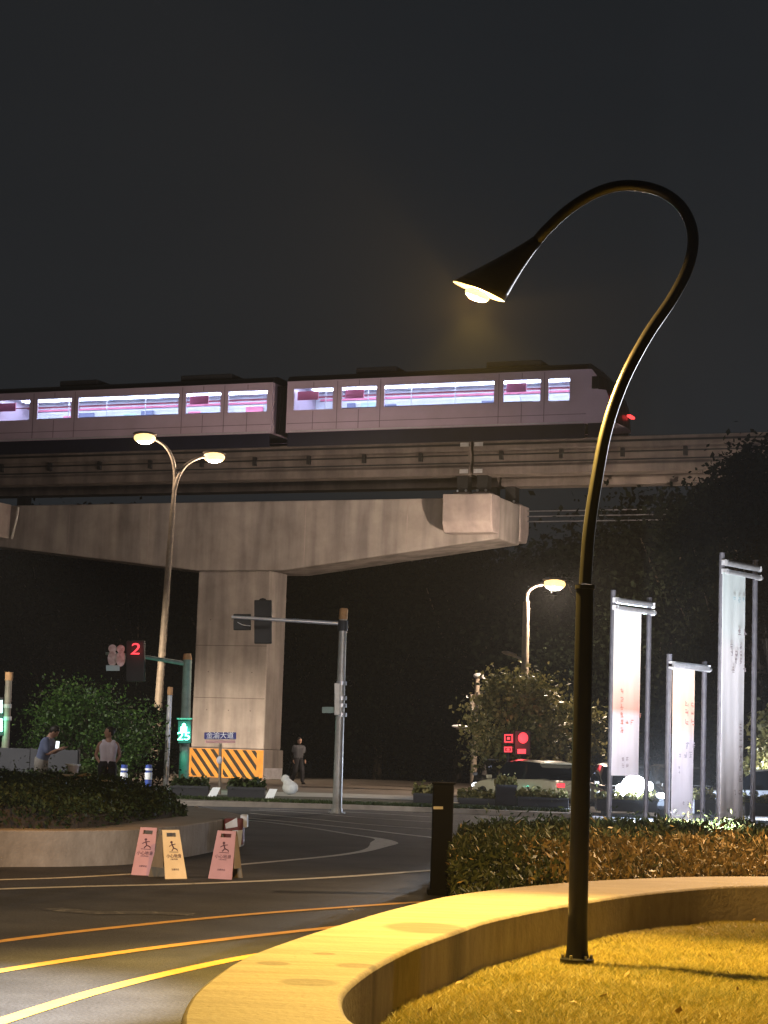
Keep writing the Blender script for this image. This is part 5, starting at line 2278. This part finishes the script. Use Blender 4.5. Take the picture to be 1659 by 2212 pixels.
# distant red LED signal pair
YS = 64
p = P(1098, 1660, YS)
rs_ = thing('led_sign_post', 'post with two square red lit signs in front of the olive tree', 'signal', (p.x, p.y, gz(p.x, p.y)))
b = MB()
b.tube([(p.x, p.y, gz(p.x, p.y)), P(1099, 1580, YS)], .06, 10)
b.build('post', 'dark', rs_)
for (x0, y0, x1_, y1_) in ((1086, 1583, 1111, 1607), (1086, 1611, 1109, 1627)):
    b = MB()
    pxbox(b, x0, y0, x1_, y1_, YS - .3, .18)
    hx = b.build('sign_box', 'dark', rs_, bevel=.015)
    b = MB()
    cx, cy = (x0 + x1_) / 2, (y0 + y1_) / 2
    w_, h_ = (x1_ - x0) * .36, (y1_ - y0) * .36
    t_ = 2.2
    for q in ((cx - w_, cy - h_, cx + w_, cy - h_ + t_), (cx - w_, cy + h_ - t_, cx + w_, cy + h_), (cx - w_, cy - h_, cx - w_ + t_, cy + h_), (cx + w_ - t_, cy - h_, cx + w_, cy + h_), (cx - 3, cy - 2.5, cx + 3, cy + 2.5)):
        pxbox(b, *q, YS - .34 - .004 * random.random(), .02)
    b.build('lit_sign', 'red_led', hx)
p = P(1130, 1660, YS)
rs2 = thing('led_sign_post', 'post with a round red lamp above a small red square, right of the square signs', 'signal', (p.x, p.y, gz(p.x, p.y)))
b = MB()
b.tube([(p.x, p.y, gz(p.x, p.y)), P(1132, 1580, YS)], .07, 10)
b.build('post', 'dark', rs2)
b = MB()
pxbox(b, 1112, 1578, 1146, 1632, YS - .3, .2)
hx = b.build('sign_box', 'dark', rs2, bevel=.02)
b = MB()
b.sphere(P(1130, 1594, YS - .31), .16, 14, 8, (1, .25, 1.1))
b.build('round_lens', 'red_led', hx, smooth=True)
b = MB()
pxbox(b, 1118, 1618, 1136, 1628, YS - .335, .03)
b.build('square_lens', 'red_led', hx)
lamp('POINT', 'lamp_glow', P(1118, 1604, YS - .7), 26, (1, .05, .06), rs2, .2)

# distant mast with boxes and a small lit arm
YM = 75
p = P(1022, 1660, YM)
r = thing('camera_mast', 'tan surveillance mast with two boxes left of the olive tree', 'mast', (p.x, p.y, gz(p.x, p.y)))
b = MB()
b.tube([(p.x, p.y, gz(p.x, p.y)), P(1032, 1462, YM)], [.12, .08], 10)
b.build('mast', 'galv_warm', r, smooth=True)
for q in ((1016, 1500, 1026, 1534), (1032, 1494, 1042, 1528)):
    b = MB()
    pxbox(b, *q, YM - .2, .3)
    b.build('equipment_box', 'galv_warm', r, bevel=.02)
b = MB()
b.sphere(P(1034, 1460, YM), .16, 10, 8, (1.3, 1, .7))
b.build('dome_camera', 'steel', r, smooth=True)
b = MB()
b.tube([P(1027, 1580, YM), P(985, 1573, YM)], .035, 8)
b.build('arm', 'galv_warm', r)
b = MB()
b.sphere(P(993, 1569, YM), .2, 10, 8, (1.5, .8, .35))
b.build('small_lantern', 'whitewash', r, smooth=True)
# distant lit street lamp on a horizontal arm behind the banners
YF = 82
p = P(1515, 1660, YF)
r = thing('distant_lamp', 'distant lamp with small white lights between the short and tall banners', 'street lamp', (p.x, p.y, gz(p.x, p.y)))
b = MB()
b.tube([(p.x, p.y, gz(p.x, p.y)), P(1523, 1506, YF)], [.12, .09], 10)
b.build('pole', 'galv', r, smooth=True)
b = MB()
b.tube([P(1523, 1508, YF), P(1270, 1517, YF)], .05, 8)
b.build('arm', 'galv_warm', r)
for q in ((1509, 1503, .17), (1490, 1506, .12), (1487, 1518, .10)):
    b = MB()
    b.sphere(P(q[0], q[1], YF - .2), q[2], 10, 8, (1.3, .8, .7))
    b.build('lens', 'white_lamp_dim', r, smooth=True)


# ================================================================== PEOPLE
def skin_mesh(chains, levels=1):
    """chains: list of [(point, radius), ...] sharing points by value -> one smooth mesh"""
    bm = bmesh.new()
    idx, rad = {}, []
    for ch in chains:
        prev = None
        for p, r_ in ch:
            key = tuple(round(c, 4) for c in p)
            if key not in idx:
                idx[key] = bm.verts.new(p)
                rad.append(r_)
            v = idx[key]
            if prev is not None and bm.edges.get((prev, v)) is None:
                bm.edges.new((prev, v))
            prev = v
    me = bpy.data.meshes.new('tmp')
    bm.to_mesh(me)
    bm.free()
    ob = bpy.data.objects.new('tmp', me)
    COL.objects.link(ob)
    ob.modifiers.new('s', 'SKIN')
    for i, sv in enumerate(me.skin_vertices[0].data):
        sv.radius = (rad[i], rad[i])
        sv.use_root = i == 0
    sub = ob.modifiers.new('u', 'SUBSURF')
    sub.levels = levels + 1
    sub.render_levels = levels + 1
    bpy.context.view_layer.update()
    out = bpy.data.meshes.new_from_object(ob.evaluated_get(bpy.context.evaluated_depsgraph_get()))
    bpy.data.objects.remove(ob)
    return out


def fuse(parts, extra, voxel):
    """union of meshes and builder shapes as one continuous surface"""
    bm = bmesh.new()
    for me in parts:
        bm.from_mesh(me)
    me = bpy.data.meshes.new('tmp')
    bm.to_mesh(me)
    bm.free()
    if extra.v:
        m2 = bpy.data.meshes.new('tmp2')
        m2.from_pydata(extra.v, [], extra.f)
        bm = bmesh.new()
        bm.from_mesh(me)
        bm.from_mesh(m2)
        bmesh.ops.recalc_face_normals(bm, faces=bm.faces)
        bm.to_mesh(me)
        bm.free()
    ob = bpy.data.objects.new('tmp', me)
    COL.objects.link(ob)
    rm = ob.modifiers.new('r', 'REMESH')
    rm.mode = 'VOXEL'
    rm.voxel_size = voxel
    sm_ = ob.modifiers.new('s', 'SMOOTH')
    sm_.iterations = 2
    bpy.context.view_layer.update()
    out = bpy.data.meshes.new_from_object(ob.evaluated_get(bpy.context.evaluated_depsgraph_get()))
    bpy.data.objects.remove(ob)
    out.polygons.foreach_set('use_smooth', [True] * len(out.polygons))
    return out


def link_mesh(name, me, m, parent):
    me.materials.clear()
    me.materials.append(MT[m])
    me.polygons.foreach_set('material_index', [0] * len(me.polygons))
    o = bpy.data.objects.new(name, me)
    COL.objects.link(o)
    o.parent = parent
    return o


V = Vector


def person(label, loc, rz, J, top, bottom, sleeves, long_legs, hair_long=False, female=False, scale=1.0):
    """J: joints in metres, facing +X"""
    r = thing('person', label, 'person', loc)
    k = .9 if female else 1.0
    torso = [(J['pelvis'], .135 * k), (J['waist'], .115 * k), (J['chest'], .145 * k), (J['neck0'], .075), (J['neck'], .052), (J['head'], .06)]
    ch = [torso]
    for s in ('L', 'R'):
        ch.append([(J['chest'], .145 * k), (J['sh' + s], .062 * k), (J['el' + s], .043 * k), (J['wr' + s], .030 * k)])
        ch.append([(J['pelvis'], .135 * k), (J['hip' + s], .095 * k), (J['kn' + s], .062 * k), (J['an' + s], .042 * k), (J['toe' + s], .036)])
    body = skin_mesh(ch)
    ex = MB()
    hc = J['head']
    hd_ = J['facing'].normalized()
    upv = (J['head'] - J['neck']).normalized()
    side = upv.cross(hd_).normalized()
    fwd_ = side.cross(upv).normalized()
    Rh = Matrix((fwd_, side, upv)).transposed()
    ex.sphere(hc, .105, 18, 14, (.95, .78, 1.18), Rh)
    ex.sphere(hc + fwd_ * .03 - upv * .07, .07, 12, 10, (.9, .8, .8), Rh)
    ex.sphere(hc + fwd_ * .105 - upv * .012, .016, 8, 6, (1.1, .8, 1.5), Rh)          # nose
    ex.sphere(hc + fwd_ * .088 - upv * .065, .018, 8, 6, (.7, 1.4, .5), Rh)           # lips
    for q in (-1, 1):
        ex.sphere(hc + side * q * .083 - upv * .005, .026, 8, 6, (.8, .35, 1.2), Rh)  # ears
        ex.sphere(hc + fwd_ * .082 + side * q * .036 + upv * .016, .015, 8, 6, (.7, 1.1, .6), Rh)
    for s in ('L', 'R'):                                                               # hands with five fingers
        w = J['wr' + s]
        d = (w - J['el' + s]).normalized()
        if 'hd' + s in J:
            d = J['hd' + s].normalized()
        sd = d.cross(V((0, 0, 1)) if abs(d.z) < .9 else V((0, 1, 0))).normalized()
        pn = sd.cross(d).normalized()
        ex.tube([w - d * .01, w + d * .05, w + d * .09], [.027, .034, .030], 8)
        for f_, (o_, L_) in enumerate(((-.030, .062), (-.010, .074), (.011, .070), (.030, .054))):
            b0 = w + d * .085 + sd * o_
            ex.tube([b0, b0 + d * L_ * .55, b0 + d * L_ + pn * .02], [.0095, .009, .007], 6)
        b0 = w + d * .03 - sd * .03
        ex.tube([b0, b0 + d * .035 - sd * .022, b0 + d * .065 - sd * .026], [.011, .0105, .008], 6)
    body = fuse([body], ex, .0085)
    link_mesh('body', body, 'skin', r)
    # clothes: the same skeleton a little thicker, cut at collar, cuffs and hem
    def caps(mb, pts):
        for (p, r1), (q, r2) in zip(pts[:-1], pts[1:]):
            mb.tube([p, q], [r1, r2], 14)
        for p, r1 in pts:
            mb.sphere(p, r1 * .98, 14, 10)
    tm = MB()
    yv = V((0, 1, 0))
    for yo in (-.075 * k, 0, .075 * k):
        caps(tm, [(J['pelvis'] + yv * yo + V((0, 0, .02)), .115 * k), (J['waist'] + yv * yo * .9, .122 * k), (J['chest'] + yv * yo * 1.3, .132 * k), (J['chest'].lerp(J['neck0'], .45) + yv * yo * .7, .095 * k)])
    for s in ('L', 'R'):
        if sleeves > .2:
            e = J['sh' + s].lerp(J['el' + s], sleeves)
            caps(tm, [(J['chest'].lerp(J['sh' + s], .5), .10 * k), (J['sh' + s], .085 * k), (e, .070 * k)])
        else:
            caps(tm, [(J['chest'].lerp(J['sh' + s], .35) + V((0, 0, .02)), .10 * k), (J['sh' + s].lerp(J['neck0'], .45), .055)])
    link_mesh('shirt', fuse([], tm, .012), top, r)
    bmx = MB()
    for s in ('L', 'R'):
        e = J['kn' + s] if long_legs else J['hip' + s].lerp(J['kn' + s], .62)
        c_ = [(J['pelvis'].lerp(J['hip' + s], .6) + V((0, 0, .06)), .132 * k), (J['hip' + s], .126 * k), (e, (.088 if long_legs else .108) * k)]
        if long_legs:
            c_.append((J['an' + s].lerp(J['kn' + s], .12), .075 * k))
        caps(bmx, c_)
    link_mesh('trousers' if long_legs else 'shorts', fuse([], bmx, .012), bottom, r)
    hx = MB()
    hx.sphere(hc + upv * .022 - fwd_ * .022, .113, 16, 12, (.95, .80, 1.08), Rh)
    if hair_long:
        hx.sphere(hc - fwd_ * .11 + upv * .05, .055, 10, 8)
    hm = fuse([], hx, .012)
    bm = bmesh.new()
    bm.from_mesh(hm)
    kill = [f for f in bm.faces if (f.calc_center_median() - hc).dot(fwd_) > .035 and (f.calc_center_median() - hc).dot(upv) < .075]
    bmesh.ops.delete(bm, geom=kill, context='FACES')
    bm.to_mesh(hm)
    bm.free()
    link_mesh('hair', hm, 'hair', r)
    for s in ('L', 'R'):
        sh = MB()
        a_, t_ = J['an' + s], J['toe' + s]
        dd = (t_ - a_)
        dd.z = 0
        dd.normalize()
        sh.sphere(V((a_.x, a_.y, .045)) + dd * .07, .06, 12, 8, (2.2, .85, .75), Matrix.Rotation(math.atan2(dd.y, dd.x), 3, 'Z'))
        sh.build('shoe', 'dark', r, smooth=True, local=True)
    r.rotation_euler = (0, 0, rz)
    r.scale = (scale,) * 3
    return r


def joints(lean=0.0, z=0):
    c, s = cos(lean), sin(lean)
    pel = V((0, 0, .93))

    def up_(h, y=0, x=0):
        return pel + V((s * h + c * x, y, c * h - s * x))
    J = {'pelvis': pel, 'waist': up_(.15), 'chest': up_(.40), 'neck0': up_(.53), 'neck': up_(.58), 'head': up_(.70, 0, .02),
         'hipL': V((0, .10, .88)), 'hipR': V((0, -.10, .88)), 'knL': V((.03, .11, .49)), 'knR': V((.01, -.11, .49)),
         'anL': V((-.02, .12, .08)), 'anR': V((-.03, -.12, .08)), 'toeL': V((.14, .14, .035)), 'toeR': V((.13, -.14, .035)),
         'shL': up_(.46, .19), 'shR': up_(.46, -.19), 'facing': V((1, 0, -.1))}
    return J, up_


# man bending forward over his phone, facing right
J, up_ = joints(radians(17))
J['facing'] = V((1, .1, -.45))
J['head'] = up_(.685, 0, .06)
J['elL'] = up_(.22, .24, .12)
J['elR'] = up_(.20, -.24, .14)
J['wrR'] = J['elR'] + V((.21, .10, .12))
J['wrL'] = J['elL'] + V((.21, -.10, .12))
J['hdR'] = V((1, .1, .1))
J['hdL'] = V((1, -.3, .1))
Ym = 43.0
pm = P(86, 1700, Ym)
zf = P(92, 1577, Ym).z - 1.60
man = person('man in a blue shirt and grey trousers leaning over a glowing phone', (pm.x, pm.y, zf), radians(-8), J, 'shirt_blue', 'trousers', .75, True)
pp_ = P(124, 1609, Ym - .1)
ph = thing('phone', 'bright phone screen held by the leaning man', 'phone', pp_)
b = MB()
b.box(pp_ + V((0, .008, 0)), (.085, .010, .17), Matrix.Rotation(radians(4), 3, 'Y'))
b.build('case', 'dark', ph, bevel=.004)
b = MB()
b.box(pp_ + V((0, 0, 0)), (.076, .004, .155), Matrix.Rotation(radians(4), 3, 'Y'))
b.build('screen', 'phone', ph)
mb_ = thing('standing_slab', 'low paved step beneath the leaning man and the woman', 'step', (-6.9, Ym, 0))
b = MB()
b.box((-6.9, Ym, zf / 2 - .01), (4.6, 1.2, zf + .02))
b.build('slab', 'kerb', mb_, bevel=.02)

# woman standing, arms folded behind to the right
J, up_ = joints(radians(-1))
J['facing'] = V((.25, -1, -.05))
J['elL'] = up_(.20, .27, -.12)
J['elR'] = up_(.19, -.26, -.10)
J['wrL'] = J['elL'] + V((-.02, -.12, -.20))
J['wrR'] = J['elR'] + V((.10, .10, -.18))
pw_ = P(230, 1700, Ym)
person('woman in a white tank top and dark shorts standing with arms at her side', (pw_.x, pw_.y, zf), radians(-78), J, 'tank_white', 'shorts', .0, False, True, True, .98)

# distant pedestrian
J, up_ = joints(radians(3))
J['elL'] = up_(.20, .23, .02)
J['elR'] = up_(.20, -.23, -.05)
J['wrL'] = J['elL'] + V((.12, -.02, -.22))
J['wrR'] = J['elR'] + V((.06, .02, -.24))
J['knL'] = V((.16, .11, .50))
J['anL'] = V((.18, .12, .09))
J['toeL'] = V((.34, .13, .05))
J['anR'] = V((-.22, -.12, .12))
J['toeR'] = V((-.08, -.13, .04))
pd_ = P(642, 1700, 76)
person('distant pedestrian in a pale shirt walking right of the pier', (pd_.x, pd_.y, .09), radians(-60), J, 'shirt_pale', 'shorts', .6, True)

# unseen car added behind the viewer to light the signs and island wall
cv = car('unseen dark car added behind the viewpoint, headlights lighting the signs', (-5.2, -1.0, 0), radians(84), 'car_dark', 'white_lamp_dim', group='unseen cars behind the viewpoint')
Rc = Matrix.Rotation(radians(-84), 3, 'Z')
for sd in (-1, 1):
    hl_ = lamp('SPOT', 'headlight_beam', (-5.2, -1.0, 0), 6500, (.98, .95, 1), cv, .08, (0, 1, 0), 15, .9)  # beam of the added unseen car, lights the signs and island wall
    hl_.location = (2.32, sd * .58, .66)
    hl_.rotation_quaternion = (Rc @ V((.108, 1, .0))).to_track_quat('-Z', 'Y')

# ================================================================== NIGHT AIR
b = MB()
b.box((0, 60, 12), (120, 150, 27))
hz = b.build('haze', [])
m = bpy.data.materials.new('night_haze')
m.use_nodes = True
nn_ = m.node_tree.nodes
nn_.clear()
ou = nn_.new('ShaderNodeOutputMaterial')
pv_ = nn_.new('ShaderNodeVolumePrincipled')
pv_.inputs['Color'].default_value = (.9, .93, 1, 1)
pv_.inputs['Density'].default_value = .00027
pv_.inputs['Anisotropy'].default_value = 0.0
m.node_tree.links.new(pv_.outputs['Volume'], ou.inputs['Volume'])
m.cycles.volume_sampling = 'EQUIANGULAR'
hz.data.materials.append(m)
tag(hz, kind='stuff')
